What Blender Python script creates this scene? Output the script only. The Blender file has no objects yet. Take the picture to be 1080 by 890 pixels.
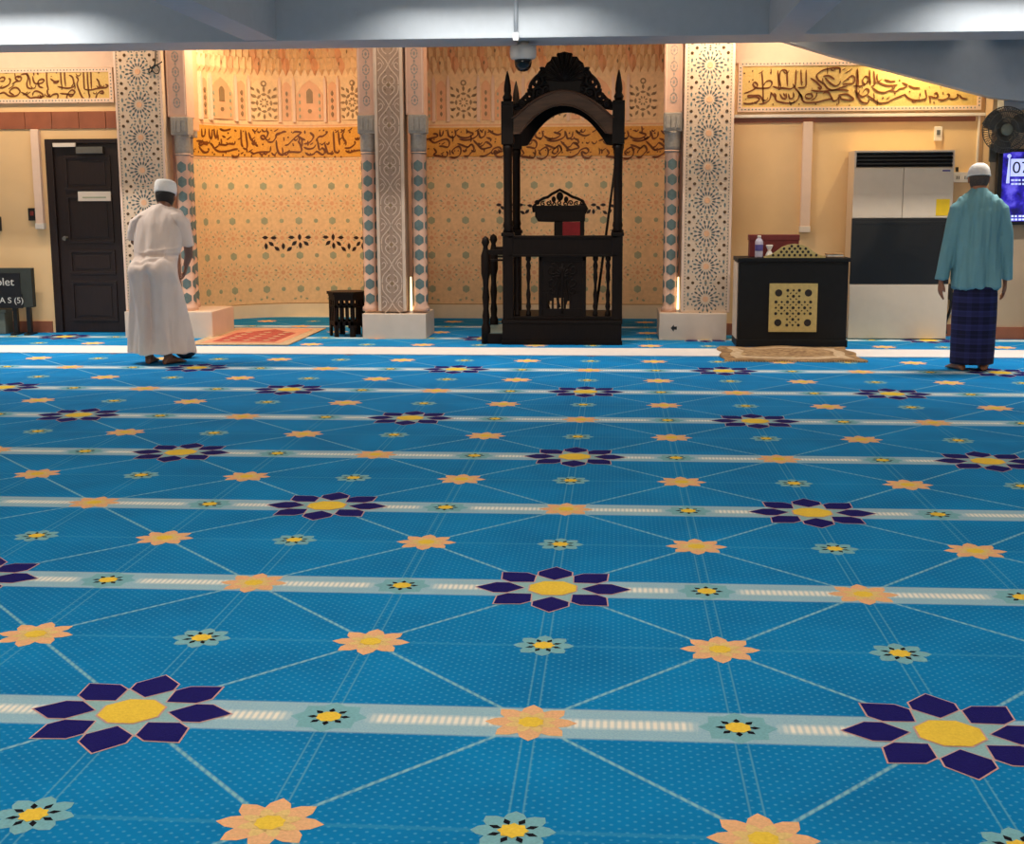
import bpy, bmesh, math, random
from mathutils import Vector, Matrix, noise
PI=math.pi; R=math.radians
rnd=random.Random(7)
sc=bpy.context.scene; C=sc.collection
V=Vector
# ------------------------------------------------------------------ camera (matches the photograph's perspective)
F=1391.12; YAW=-0.078994; PIT=0.166524; ROL=-0.0039; H=1.38
CF=V((math.sin(YAW)*math.cos(PIT),math.cos(YAW)*math.cos(PIT),-math.sin(PIT)))
_r=V((math.cos(YAW),-math.sin(YAW),0)); _u=_r.cross(CF)
CR=_r*math.cos(ROL)+_u*math.sin(ROL); CU=-_r*math.sin(ROL)+_u*math.cos(ROL)
EYE=V((0,0,H))
def ray(px,py): return CF*F+CR*(px-540)+CU*(445-py)
def at(px,py,Y=None,z=None):
    d=ray(px,py); t=(Y/d.y) if Y is not None else (z-H)/d.z
    return EYE+d*t
cam=bpy.data.cameras.new('camera'); co=bpy.data.objects.new('camera',cam); C.objects.link(co)
m=Matrix((CR,CU,-CF)).transposed().to_4x4(); m.translation=EYE; co.matrix_world=m
cam.sensor_fit='HORIZONTAL'; cam.sensor_width=36; cam.lens=F*36/1080; cam.clip_end=200
sc.camera=co
# ------------------------------------------------------------------ materials
def mat(name,c,rough=.6,metal=0,var=.08,scale=12,bump=0,bscale=None,emit=None,estr=0,spec=.5,coat=0,c2=None,stretch=None):
    M=bpy.data.materials.new(name); M.use_nodes=True; N=M.node_tree.nodes; L=M.node_tree.links
    b=N['Principled BSDF']; b.inputs['Roughness'].default_value=rough; b.inputs['Metallic'].default_value=metal
    b.inputs['Specular IOR Level'].default_value=spec
    if coat: b.inputs['Coat Weight'].default_value=coat; b.inputs['Coat Roughness'].default_value=.15
    tc=N.new('ShaderNodeTexCoord'); n=N.new('ShaderNodeTexNoise'); n.inputs['Scale'].default_value=scale; n.inputs['Detail'].default_value=5
    src=tc.outputs['Object']
    if stretch:
        mp=N.new('ShaderNodeMapping'); mp.inputs['Scale'].default_value=stretch; L.new(src,mp.inputs[0]); src=mp.outputs[0]
    L.new(src,n.inputs['Vector'])
    r=N.new('ShaderNodeValToRGB'); L.new(n.outputs['Fac'],r.inputs[0])
    lo=[max(0,x*(1-var)) for x in c]; hi=[min(1,x*(1+var)) for x in c]
    if c2: lo,hi=c,c2
    r.color_ramp.elements[0].position=.3; r.color_ramp.elements[1].position=.7
    r.color_ramp.elements[0].color=(*lo,1); r.color_ramp.elements[1].color=(*hi,1)
    L.new(r.outputs[0],b.inputs['Base Color'])
    if bump:
        n2=N.new('ShaderNodeTexNoise'); n2.inputs['Scale'].default_value=bscale or scale*4; n2.inputs['Detail'].default_value=4; L.new(src,n2.inputs['Vector'])
        bp=N.new('ShaderNodeBump'); bp.inputs['Strength'].default_value=bump; bp.inputs['Distance'].default_value=.01
        L.new(n2.outputs['Fac'],bp.inputs['Height']); L.new(bp.outputs[0],b.inputs['Normal'])
    if emit: b.inputs['Emission Color'].default_value=(*emit,1); b.inputs['Emission Strength'].default_value=estr
    return M
def srgb(r,g,b):
    f=lambda v:(v/255/12.92) if v/255<=.04045 else ((v/255+.055)/1.055)**2.4
    return (f(r),f(g),f(b))
M={}
def mm(k,*a,**kw): M[k]=mat(k,*a,**kw); return M[k]
mm('beam_paint',srgb(170,178,186),.7,var=.03,bump=.05)
mm('dimmed_cream_wall',srgb(188,162,132),.75,var=.05,scale=3,bump=.05)  # cream wall darkened in its colour for the dim stretch behind the screen
mm('room_paint',srgb(205,200,190),.8,var=.03)
mm('cream_wall',srgb(232,196,146),.75,var=.04,scale=3,bump=.05)
mm('pale_plaster',srgb(236,206,184),.75,var=.03)
mm('sand_tile',srgb(240,206,160),.5,var=.08,scale=26,bump=.05)
mm('rose_tile',srgb(232,178,136),.5,var=.06)
mm('sage_tile',srgb(166,172,144),.5,var=.1)
mm('navy_tile',srgb(34,22,28),.4,var=.1)
mm('marble',srgb(230,206,184),.35,var=.05,scale=5)
mm('base_stone',srgb(244,226,196),.5,var=.03)
mm('pillar_tile',srgb(222,194,166),.45,var=.05,scale=30)
mm('pink_plaster',srgb(220,178,154),.6,var=.05,scale=20)
mm('teal_inlay',srgb(102,122,120),.4,var=.12,scale=30)
mm('slate_inlay',srgb(70,88,92),.4,var=.12)
mm('brown_inlay',srgb(84,60,32),.4,var=.1)
mm('grey_capital',srgb(160,152,142),.55,var=.12,scale=40,bump=.3)
mm('arabesque_ground',srgb(176,146,124),.6,var=.12,scale=60,bump=.2)
mm('arabesque_relief',srgb(222,196,172),.55,var=.06)
mm('gold_field',srgb(216,178,98),.5,c2=srgb(226,194,124),scale=60)
mm('gold_field_deep',srgb(214,150,58),.45,c2=srgb(232,172,76),scale=50)
mm('script_brown',srgb(112,58,14),.5,var=.15)
mm('brown_tile',srgb(150,88,62),.5,var=.12,scale=6)
mm('grout',srgb(170,130,108),.8)
mm('ebony',srgb(20,11,7),.48,var=.35,scale=9,bump=.15,bscale=50,stretch=(6,6,1),spec=.16)
mm('arch_wood',srgb(78,50,32),.42,var=.3,scale=7,bump=.1,stretch=(1,6,6),spec=.3)
mm('door_wood',srgb(36,22,19),.4,var=.25,scale=8,bump=.1,stretch=(8,8,1))
mm('black_box',srgb(14,14,15),.5,var=.2,spec=.25)
mm('gold_lattice',srgb(196,172,108),.45,metal=.3,var=.1,scale=30)
mm('dark_recess',srgb(26,16,12),.7)
mm('red_velvet',srgb(120,14,20),.85,var=.15,bump=.2)
mm('maroon_box',srgb(112,34,30),.6,var=.12)
mm('white_plastic',srgb(228,218,206),.4,var=.02)
mm('cool_white',srgb(224,226,226),.5,var=.02)
mm('ac_white',srgb(222,202,178),.4,var=.02)
mm('ac_black',srgb(24,24,26),.35,var=.1)
mm('yellow_sticker',srgb(236,192,20),.5,var=.05)
mm('black_plastic',srgb(18,18,18),.4,var=.1)
mm('grey_metal',srgb(120,118,112),.4,metal=.6,var=.1)
mm('fan_grey',srgb(84,82,76),.5,var=.12)
mm('board_green',srgb(52,56,50),.6,var=.1)
mm('board_black',srgb(16,15,20),.5)
mm('chalk',srgb(210,206,198),.6,var=.1)
mm('bin_grey',srgb(112,116,104),.6,var=.06)
mm('glass_dark',srgb(18,20,24),.08,var=.05)
mm('clear_bottle',srgb(196,186,200),.25,var=.1)
mm('violet_label',srgb(92,80,140),.5,var=.1)
mm('skin',srgb(128,84,60),.55,var=.07,scale=14,bump=.05)
mm('skin_tan',srgb(170,112,82),.55,var=.07,scale=14,bump=.05)
mm('hair_dark',srgb(34,28,26),.7,var=.2,scale=80,bump=.5,bscale=200)
mm('hair_grey',srgb(88,76,68),.75,var=.25,scale=80,bump=.5,bscale=200)
mm('robe_white',srgb(228,206,192),.85,var=.03,scale=8,bump=.12,bscale=220)
mm('cap_white',srgb(240,232,224),.85,var=.04,scale=60,bump=.3,bscale=160)
mm('shirt_teal',srgb(118,168,176),.8,var=.05,scale=8,bump=.12,bscale=220)
mm('dark_cloth',srgb(20,18,22),.8,var=.1)
mm('rug_red',srgb(160,58,50),.95,c2=srgb(196,100,80),scale=26,bump=.4,bscale=200)
mm('rug_cream',srgb(216,192,156),.95,c2=srgb(186,150,112),scale=24,bump=.4,bscale=200)
mm('rug_pink',srgb(216,150,116),.95,var=.1,bump=.3)
mm('rug_brown',srgb(110,78,50),.95,c2=srgb(190,150,100),scale=14,bump=.5,bscale=150)
mm('rug_tan',srgb(196,160,112),.95,c2=srgb(120,84,54),scale=22,bump=.5,bscale=150)
mm('runner_white',srgb(240,232,226),.8,var=.03,bump=.1)
mm('sliver_glow',srgb(255,240,210),.5,emit=srgb(255,228,170),estr=2.2)  # emissive colour of the added slivers at the pillar feet
mm('screen_blue',srgb(30,30,120),.3,emit=srgb(60,50,210),estr=.9)
mm('screen_navy',srgb(10,10,50),.3,emit=srgb(22,18,110),estr=.6)
mm('screen_white',srgb(200,210,250),.3,emit=srgb(190,200,255),estr=.9)
mm('screen_digit',srgb(10,10,30),.3,emit=srgb(16,14,50),estr=.3)
# TV picture: mottled blue glow made by noise
def screen_mat():
    Mx=bpy.data.materials.new('screen_picture'); Mx.use_nodes=True; N=Mx.node_tree.nodes; L=Mx.node_tree.links; b=N['Principled BSDF']
    tc=N.new('ShaderNodeTexCoord'); n=N.new('ShaderNodeTexNoise'); n.inputs['Scale'].default_value=9; n.inputs['Detail'].default_value=6
    L.new(tc.outputs['Object'],n.inputs['Vector']); r=N.new('ShaderNodeValToRGB'); L.new(n.outputs['Fac'],r.inputs[0])
    e=r.color_ramp.elements; e[0].position=.38; e[0].color=(*srgb(14,10,84),1); e[1].position=.68; e[1].color=(*srgb(110,100,240),1)
    e2=e.new(.52); e2.color=(*srgb(42,30,180),1)
    L.new(r.outputs[0],b.inputs['Emission Color']); b.inputs['Emission Strength'].default_value=1.0; b.inputs['Base Color'].default_value=(.01,.01,.03,1); b.inputs['Roughness'].default_value=.3
    return Mx
M['screen_picture']=screen_mat()
def sarong_mat():
    Mx=bpy.data.materials.new('sarong_check'); Mx.use_nodes=True; N=Mx.node_tree.nodes; L=Mx.node_tree.links; b=N['Principled BSDF']
    b.inputs['Roughness'].default_value=.85
    tc=N.new('ShaderNodeTexCoord'); sx=N.new('ShaderNodeSeparateXYZ'); L.new(tc.outputs['Object'],sx.inputs[0])
    def mth(op,a,b_=None):
        q=N.new('ShaderNodeMath'); q.operation=op
        for k,x in enumerate((a,b_)):
            if x is None: continue
            if isinstance(x,(int,float)): q.inputs[k].default_value=x
            else: L.new(x,q.inputs[k])
        return q.outputs[0]
    h=mth('LESS_THAN',mth('FRACT',mth('MULTIPLY',sx.outputs[2],9.0)),.45)
    v=mth('LESS_THAN',mth('FRACT',mth('MULTIPLY',sx.outputs[0],11.0)),.4)
    f=mth('LESS_THAN',mth('FRACT',mth('MULTIPLY',sx.outputs[2],27.0)),.22)
    s=mth('ADD',mth('ADD',mth('MULTIPLY',h,.45),mth('MULTIPLY',v,.25)),mth('MULTIPLY',f,.3))
    r=N.new('ShaderNodeValToRGB'); L.new(s,r.inputs[0]); e=r.color_ramp.elements
    e[0].color=(*srgb(16,14,52),1); e[1].color=(*srgb(46,48,104),1)
    L.new(r.outputs[0],b.inputs['Base Color']); return Mx
M['sarong_check']=sarong_mat()
# ------------------------------------------------------------------ mesh builder
class MB:
    def __init__(s): s.v=[]; s.f=[]; s.mi=[]; s.mats=[]; s.cur=0; s.sm=[]; s.smooth=False
    def use(s,k):
        if k not in s.mats: s.mats.append(k)
        s.cur=s.mats.index(k); return s
    def face(s,idx): s.f.append(idx); s.mi.append(s.cur); s.sm.append(s.smooth)
    def poly(s,pts):
        b=len(s.v); s.v+=[tuple(p) for p in pts]; s.face(list(range(b,b+len(pts))))
    def box(s,x0,x1,y0,y1,z0,z1):
        b=len(s.v); s.v+=[(x,y,z) for z in (z0,z1) for y in (y0,y1) for x in (x0,x1)]
        for q in ((0,2,3,1),(4,5,7,6),(0,1,5,4),(2,6,7,3),(0,4,6,2),(1,3,7,5)): s.face([b+i for i in q])
    def rbox(s,x0,x1,y0,y1,z0,z1,r=.006):   # box with chamfered edges
        bm=bmesh.new(); bmesh.ops.create_cube(bm,size=1)
        for v in bm.verts: v.co=V(((x0+x1)/2+v.co.x*(x1-x0),(y0+y1)/2+v.co.y*(y1-y0),(z0+z1)/2+v.co.z*(z1-z0)))
        bmesh.ops.bevel(bm,geom=bm.edges[:],offset=min(r,.45*min(x1-x0,y1-y0,z1-z0)),segments=2,affect='EDGES',profile=.7)
        s.addbm(bm); bm.free()
    def addbm(s,bm):
        b=len(s.v); bm.verts.index_update(); s.v+=[tuple(v.co) for v in bm.verts]
        for f in bm.faces: s.face([b+v.index for v in f.verts])
    def prism(s,out,y0,y1):                 # outline in (x,z), extruded along y
        n=len(out); b=len(s.v); s.v+=[(x,y0,z) for x,z in out]+[(x,y1,z) for x,z in out]
        s.face([b+i for i in range(n)]); s.face([b+n+i for i in reversed(range(n))])
        for i in range(n): j=(i+1)%n; s.face([b+i,b+n+i,b+n+j,b+j])
    def xprism(s,out,x0,x1):                # outline in (y,z)
        n=len(out); b=len(s.v); s.v+=[(x0,y,z) for y,z in out]+[(x1,y,z) for y,z in out]
        s.face([b+i for i in range(n)]); s.face([b+n+i for i in reversed(range(n))])
        for i in range(n): j=(i+1)%n; s.face([b+i,b+n+i,b+n+j,b+j])
    def zprism(s,out,z0,z1):
        n=len(out); b=len(s.v); s.v+=[(x,y,z0) for x,y in out]+[(x,y,z1) for x,y in out]
        s.face([b+i for i in reversed(range(n))]); s.face([b+n+i for i in range(n)])
        for i in range(n): j=(i+1)%n; s.face([b+i,b+j,b+n+j,b+n+i])
    def loft(s,rings,close=True):
        n=len(rings[0]); b=len(s.v); sm=s.smooth; s.smooth=True
        for r in rings: s.v+=[tuple(p) for p in r]
        for k in range(len(rings)-1):
            for i in range(n):
                j=(i+1)%n; s.face([b+k*n+i,b+k*n+j,b+(k+1)*n+j,b+(k+1)*n+i])
        s.smooth=sm
        if close:
            s.face([b+i for i in reversed(range(n))]); s.face([b+(len(rings)-1)*n+i for i in range(n)])
    def lathe(s,prof,cx,cy,cz=0,n=20,axis='z'):
        rings=[]
        for r,z in prof:
            ring=[]
            for i in range(n):
                a=2*PI*i/n; p=(r*math.cos(a),r*math.sin(a),z)
                if axis=='y': p=(p[0],-z,p[1])
                ring.append((cx+p[0],cy+p[1],cz+p[2]))
            rings.append(ring)
        s.loft(rings)
    def tube(s,pts,r,n=10):
        pts=[V(p) for p in pts]; rs=r if isinstance(r,(list,tuple)) else [r]*len(pts); rings=[]
        t0=(pts[1]-pts[0]).normalized(); up=V((0,0,1)) if abs(t0.z)<.9 else V((1,0,0))
        a=t0.cross(up).normalized()
        for i,p in enumerate(pts):
            t=(pts[min(i+1,len(pts)-1)]-pts[max(i-1,0)]).normalized()
            a=(a-t*a.dot(t)).normalized(); b=t.cross(a)
            rings.append([p+(a*math.cos(2*PI*k/n)+b*math.sin(2*PI*k/n))*rs[i] for k in range(n)])
        s.loft(rings)
    def ball(s,c,rx,ry=None,rz=None,n=16,m=10):
        ry=ry or rx; rz=rz or rx; rings=[]
        for k in range(m+1):
            ph=-PI/2+PI*k/m; q=max(math.cos(ph),.02)
            rings.append([(c[0]+rx*q*math.cos(2*PI*i/n),c[1]+ry*q*math.sin(2*PI*i/n),c[2]+rz*math.sin(ph)) for i in range(n)])
        s.loft(rings)
BASE={}
def obj(name,mb,parent=None,loc=None,mats=None):
    me=bpy.data.meshes.new(name); base=V(BASE[parent.name]) if parent else V(loc or (0,0,0))
    me.from_pydata([tuple(V(v)-base) for v in mb.v],[],mb.f)
    for k in mb.mats: me.materials.append(M[k])
    me.polygons.foreach_set('material_index',mb.mi); me.polygons.foreach_set('use_smooth',mb.sm); me.update()
    o=bpy.data.objects.new(name,me); C.objects.link(o)
    if parent: o.parent=parent
    else: o.location=base
    BASE[o.name]=base; return o
def thing(name,label,cat,loc,group=None):
    o=bpy.data.objects.new(name,None); C.objects.link(o); o.location=loc; o.empty_display_size=.1
    o['label']=label; o['category']=cat
    if group: o['group']=group
    BASE[o.name]=V(loc); return o
def tag(o,label,cat,group=None):
    o['label']=label; o['category']=cat
    if group: o['group']=group
    return o
def struct(o): o['kind']='structure'; return o
def mb(k): return MB().use(k)
def part(name,parent,k,fn):
    q=mb(k); fn(q); return obj(name,q,parent)
def smoothpath(p,n=5):
    p=[V(x) for x in p]; out=[]
    for i in range(len(p)-1):
        a,b,c,d=p[max(i-1,0)],p[i],p[i+1],p[min(i+2,len(p)-1)]
        for k in range(n):
            t=k/n; out.append(.5*((2*b)+(c-a)*t+(2*a-5*b+4*c-d)*t*t+(3*b-a-3*c+d)*t**3))
    out.append(p[-1]); return out
# ================================================================== FLOOR: woven carpet
A_,B_,X0,Y0=0.549058,1.238469,-0.217059,3.345630
def carpet_mat():
    Mx=bpy.data.materials.new('carpet_weave'); Mx.use_nodes=True; N=Mx.node_tree.nodes; L=Mx.node_tree.links; b=N['Principled BSDF']
    b.inputs['Roughness'].default_value=.95; b.inputs['Specular IOR Level'].default_value=.15
    tc=N.new('ShaderNodeTexCoord'); sx=N.new('ShaderNodeSeparateXYZ'); L.new(tc.outputs['Object'],sx.inputs[0])
    def mth(op,*a):
        q=N.new('ShaderNodeMath'); q.operation=op
        for k,x in enumerate(a):
            if isinstance(x,(int,float)): q.inputs[k].default_value=x
            else: L.new(x,q.inputs[k])
        return q.outputs[0]
    X,Y=sx.outputs[0],sx.outputs[1]
    def dist(v): return mth('ABSOLUTE',mth('SUBTRACT',mth('FRACT',mth('ADD',v,100.5)),.5))   # distance to nearest integer
    def below(d,w,soft): # 1 when d<w
        q=N.new('ShaderNodeMapRange'); q.inputs['From Min'].default_value=w-soft; q.inputs['From Max'].default_value=w+soft
        q.inputs['To Min'].default_value=1; q.inputs['To Max'].default_value=0; L.new(d,q.inputs['Value']); return q.outputs[0]
    def mul(*a):
        r=a[0]
        for x in a[1:]: r=mth('MULTIPLY',r,x)
        return r
    u=mth('DIVIDE',mth('SUBTRACT',X,X0),A_); v=mth('DIVIDE',mth('SUBTRACT',Y,Y0),B_)
    nz=N.new('ShaderNodeTexNoise'); nz.inputs['Scale'].default_value=2.2; nz.inputs['Detail'].default_value=6; L.new(tc.outputs['Object'],nz.inputs['Vector'])
    nf=N.new('ShaderNodeTexNoise'); nf.inputs['Scale'].default_value=160; nf.inputs['Detail'].default_value=3; L.new(tc.outputs['Object'],nf.inputs['Vector'])
    br=N.new('ShaderNodeValToRGB'); L.new(nz.outputs['Fac'],br.inputs[0]); e=br.color_ramp.elements
    e[0].position=.3; e[1].position=.72; e[0].color=(*srgb(0,120,184),1); e[1].color=(*srgb(0,138,206),1)
    col=br.outputs[0]
    def over(col,fac,c):
        q=N.new('ShaderNodeMix'); q.data_type='RGBA'; L.new(fac,q.inputs['Factor']); L.new(col,q.inputs[6])
        if isinstance(c,tuple): q.inputs[7].default_value=(*c,1)
        else: L.new(c,q.inputs[7])
        return q.outputs[2]
    # fine staggered dots
    P=.036
    def dots(ox,oy):
        dx=mth('MULTIPLY',dist(mth('ADD',mth('DIVIDE',X,P),ox)),P); dy=mth('MULTIPLY',dist(mth('ADD',mth('DIVIDE',Y,P),oy)),P)
        d=mth('SQRT',mth('ADD',mth('MULTIPLY',dx,dx),mth('MULTIPLY',dy,dy))); return below(d,.0038,.0018)
    dd=mth('MAXIMUM',dots(0,0),dots(.5,.5))
    col=over(col,mth('MULTIPLY',dd,.5),srgb(96,178,216))
    # thin twin column lines, half-row line
    du=mth('MULTIPLY',dist(u),A_)
    twin=below(mth('ABSOLUTE',mth('SUBTRACT',du,.016)),.0022,.0016)
    col=over(col,mth('MULTIPLY',twin,.55),srgb(110,180,205))
    hr=mth('MULTIPLY',dist(mth('ADD',v,.5)),B_)
    col=over(col,mth('MULTIPLY',below(hr,.008,.004),mth('MULTIPLY',nf.outputs['Fac'],.55)),srgb(80,170,205))
    # rope-like diagonals
    seg=mth('ADD',.55,mth('MULTIPLY',.45,below(dist(mth('DIVIDE',X,.024)),.3,.08)))
    for sg in (1,-1):
        p=mth('ADD',mth('MULTIPLY',u,.5*sg),v)
        k=1/math.sqrt((.5/A_)**2+(1/B_)**2)
        dg=mth('MULTIPLY',dist(p),k)
        col=over(col,mul(below(dg,.0058,.0028),seg,.8),srgb(150,205,214))
    # prayer row bands
    dv=mth('MULTIPLY',dist(v),B_)
    fine=mth('ADD',.55,mth('MULTIPLY',nf.outputs['Fac'],.7))
    col=over(col,mth('MINIMUM',mth('MULTIPLY',below(dv,.1,.006),mth('MULTIPLY',fine,.9)),1.0),srgb(172,208,220))
    hatch=mth('ADD',.45,mth('MULTIPLY',.55,below(dist(mth('DIVIDE',X,.019)),.28,.1)))
    gap=mth('SUBTRACT',1.0,below(dist(mth('ADD',mth('MULTIPLY',u,.5),.5)),.11,.02))
    col=over(col,mul(below(dv,.028,.012),hatch,gap,1.0),srgb(250,246,236))
    L.new(col,b.inputs['Base Color'])
    bp=N.new('ShaderNodeBump'); bp.inputs['Strength'].default_value=.25; bp.inputs['Distance'].default_value=.004
    L.new(nf.outputs['Fac'],bp.inputs['Height']); L.new(bp.outputs[0],b.inputs['Normal'])
    return Mx
M['carpet_weave']=carpet_mat()
def pile(k,c,**kw): mm(k,c,.95,var=.09,scale=120,bump=.25,bscale=260,spec=.15,**kw)
pile('pile_navy',srgb(26,22,104)); pile('pile_pink',srgb(214,170,168)); pile('pile_pale',srgb(152,194,200)); pile('pile_yellow',srgb(250,210,76))
pile('pile_peach',srgb(244,190,142)); pile('pile_straw',srgb(240,206,138)); pile('pile_black',srgb(18,18,30)); pile('pile_sky',srgb(128,186,200))
def fl(q,pts,z): q.poly([(x,y,z) for x,y in pts])
def petal(q,cx,cy,a,prof,z):   # prof: (r, halfwidth) from inner to outer
    c,s=math.cos(a),math.sin(a); pts=[(r,w) for r,w in prof]+[(r,-w) for r,w in reversed(prof) if w>1e-6]
    # counter-clockwise
    pts=list(reversed(pts)); fl(q,[(cx+r*c-w*s,cy+r*s+w*c) for r,w in pts],z)
def ngon(q,cx,cy,r,n,z,a0=0,star=None):
    pts=[]
    for i in range(n):
        a=a0+2*PI*i/n; pts.append((cx+r*math.cos(a),cy+r*math.sin(a)))
        if star: b=a+PI/n; pts.append((cx+star*math.cos(b),cy+star*math.sin(b)))
    fl(q,pts,z)
fm=MB().use('carpet_weave'); fm.poly([(-8.5,-4,0),(8.5,-4,0),(8.5,16.2,0),(-8.5,16.2,0)])
e=.0006
for j2 in range(-9,21):
    j=j2/2; y=Y0+B_*j
    if y>15.55: continue
    for i in range(-14,15):
        x=X0+A_*i
        if abs(x)>8.1 or y<-3: continue
        k=(i+j2)%4
        if j2%2==0 and k==2:
            RR=.278
            fm.use('pile_pale'); ngon(fm,x,y,.66*RR,8,e,PI/8)
            for s_ in range(8):
                a=s_*PI/4; P=[(.375,0),(.585,.222),(.755,.222),(1,0)]
                fm.use('pile_pink'); petal(fm,x,y,a,[(.355*RR,0),(.578*RR,.24*RR),(.762*RR,.24*RR),(1.025*RR,0)],2*e)
                fm.use('pile_navy'); petal(fm,x,y,a,[(r*RR,w*RR) for r,w in P],3*e)
            fm.use('pile_pink'); ngon(fm,x,y,.345*RR,8,2.5*e,PI/8)
            fm.use('pile_yellow'); ngon(fm,x,y,.325*RR,8,4*e,PI/8)
        elif k%2==0:
            RR=.122
            for s_ in range(8):
                a=s_*PI/4+PI/8*0
                fm.use('pile_peach'); petal(fm,x,y,a,[(0.02,0),(.36*RR,.2*RR),(.6*RR,.25*RR),(.8*RR,.2*RR),(.94*RR,.075*RR),(1.02*RR,0)],(1+.15*(s_%2))*e)
            for s_ in range(8):
                fm.use('pile_straw'); petal(fm,x,y,s_*PI/4+PI/8,[(.02,0),(.3*RR,.15*RR),(.5*RR,.1*RR),(.6*RR,0)],2*e)
            fm.use('pile_yellow'); ngon(fm,x,y,.3*RR,8,3*e,PI/8,star=.26*RR)
        elif j2%2==1:   # sky flower
            RR=.096
            for s_ in range(8):
                fm.use('pile_sky'); petal(fm,x,y,s_*PI/4,[(.01,0),(.4*RR,.2*RR),(.66*RR,.27*RR),(.84*RR,.2*RR),(1*RR,0)],(1+.15*(s_%2))*e)
            for s_ in range(8):
                fm.use('pile_black'); petal(fm,x,y,s_*PI/4+PI/8,[(.3*RR,0),(.46*RR,.09*RR),(.64*RR,0)],2*e)
            fm.use('pile_yellow'); ngon(fm,x,y,.38*RR,8,3*e,0,star=.3*RR)
        else:
            fm.use('pile_sky'); ngon(fm,x,y,.105,8,e,0,star=.082)
            for s_ in range(8):
                fm.use('pile_black'); petal(fm,x,y,s_*PI/4,[(.028,0),(.044,.0095),(.06,0)],2*e)
            fm.use('pile_yellow'); ngon(fm,x,y,.036,8,3*e,PI/8,star=.032)
struct(obj('floor',fm))
# white runner across the carpet
q=mb('runner_white'); q.rbox(-8.2,8.2,11.78,12.36,.0002,.009,.004)
tag(obj('floor_runner',q,loc=(0,12.07,0)),'long white runner strip laid across the blue carpet before the pillars','runner')
# ================================================================== ROOM SHELL
YB=15.6; YBM=15.8; MR=1.2; MC=-3.6; MYC=YBM-MR; WY=13.7; ZT=3.4
def S(name,k,fn): q=mb(k); fn(q); return struct(obj(name,q))
S('wall_near','room_paint',lambda q:q.box(-8.6,8.6,-4.2,-4,0,ZT))
S('wall_west','room_paint',lambda q:q.box(-8.6,-8.5,-4,16.3,0,ZT))
S('wall_east','room_paint',lambda q:q.box(8.5,8.6,-4,16.3,0,ZT))
S('ceiling','room_paint',lambda q:q.box(-8.6,8.6,-4.2,16.4,ZT,ZT+.1))
S('wall_left','cream_wall',lambda q:(q.box(-8.5,-5.98,WY,WY+.2,0,ZT),q.box(-5.98,-5.19,WY,WY+.2,2.02,ZT),q.box(-5.19,-4.86,WY,WY+.2,0,ZT),q.box(-5.98,-5.19,WY+.3,WY+.34,0,2.1)))
S('wall_right','cream_wall',lambda q:(q.box(.85,3.62,WY,WY+.2,0,ZT),q.use('dimmed_cream_wall'),q.box(3.62,8.5,13.42,13.9,0,ZT)))
S('baseboard_left','brown_tile',lambda q:q.box(-8.5,-6.02,WY-.02,WY,0,.12))
S('baseboard_right','brown_tile',lambda q:(q.box(.86,3.62,WY-.02,WY,0,.12),q.box(3.6,8.5,13.395,13.42,0,.12)))
# cross beam + two beams running towards the viewer
S('trim_1','beam_paint',lambda q:q.rbox(-8.5,8.5,12.0,12.62,2.792,ZT,.008))
S('trim_2','beam_paint',lambda q:q.rbox(-3.34,-3.05,-4,12.0,2.80,ZT,.008))
S('trim_3','beam_paint',lambda q:q.rbox(1.30,1.60,-4,12.0,2.785,ZT,.008))
# sloping bulkhead of the stair on the right
q=mb('beam_paint'); o_=[(1.40,2.905),(1.80,3.25),(4.4,3.25),(4.4,2.20),(3.52,2.315),(2.02,2.715)]
q.prism(o_,13.05,13.2); struct(obj('trim_4',q))
S('trim_5','beam_paint',lambda q:q.box(3.66,4.4,13.2,13.42,2.0+.22,3.3))
# niche back walls
def flat(s,z,d=0): return V((s,YB-d,z))
def apse(s,z,d=0):
    a=s/MR; return V((MC+(MR-d)*math.sin(a),MYC+(MR-d)*math.cos(a),z))
def apse_hit(px,py):
    d=ray(px,py); ex,ey=EYE.x-MC,EYE.y-MYC; a=d.x**2+d.y**2; b=2*(ex*d.x+ey*d.y); c=ex*ex+ey*ey-MR*MR
    t=(-b+math.sqrt(max(b*b-4*a*c,0)))/(2*a); p=EYE+d*t; return MR*math.atan2(p.x-MC,p.y-MYC),p.z
def flat_hit(px,py): p=at(px,py,Y=YB); return p.x,p.z
def strip(q,fn,s0,s1,z0,z1,d=0,n=1):
    for k in range(n):
        a,b=s0+(s1-s0)*k/n,s0+(s1-s0)*(k+1)/n
        q.poly([fn(a,z0,d),fn(b,z0,d),fn(b,z1,d),fn(a,z1,d)])
def slab(q,fn,pts,d0,d1):     # raised polygon (counter-clockwise in s,z) with edge faces
    q.poly([fn(s,z,d1) for s,z in pts]); n=len(pts)
    for i in range(n):
        a,b=pts[i],pts[(i+1)%n]; q.poly([fn(*a,d0),fn(*b,d0),fn(*b,d1),fn(*a,d1)])
def rp(s,z,r,n,a0=0,ry=None): return [(s+r*math.cos(a0+2*PI*i/n),z+(ry or r)*math.sin(a0+2*PI*i/n)) for i in range(n)]
def lozenge(s,z,L_,w,a): 
    c,s_=math.cos(a),math.sin(a); P=[(-L_,0),(-.25*L_,-w),(.35*L_,-w),(L_,0),(.35*L_,w),(-.25*L_,w)]
    return [(s+x*c-y*s_,z+x*s_+y*c) for x,y in P]
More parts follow.
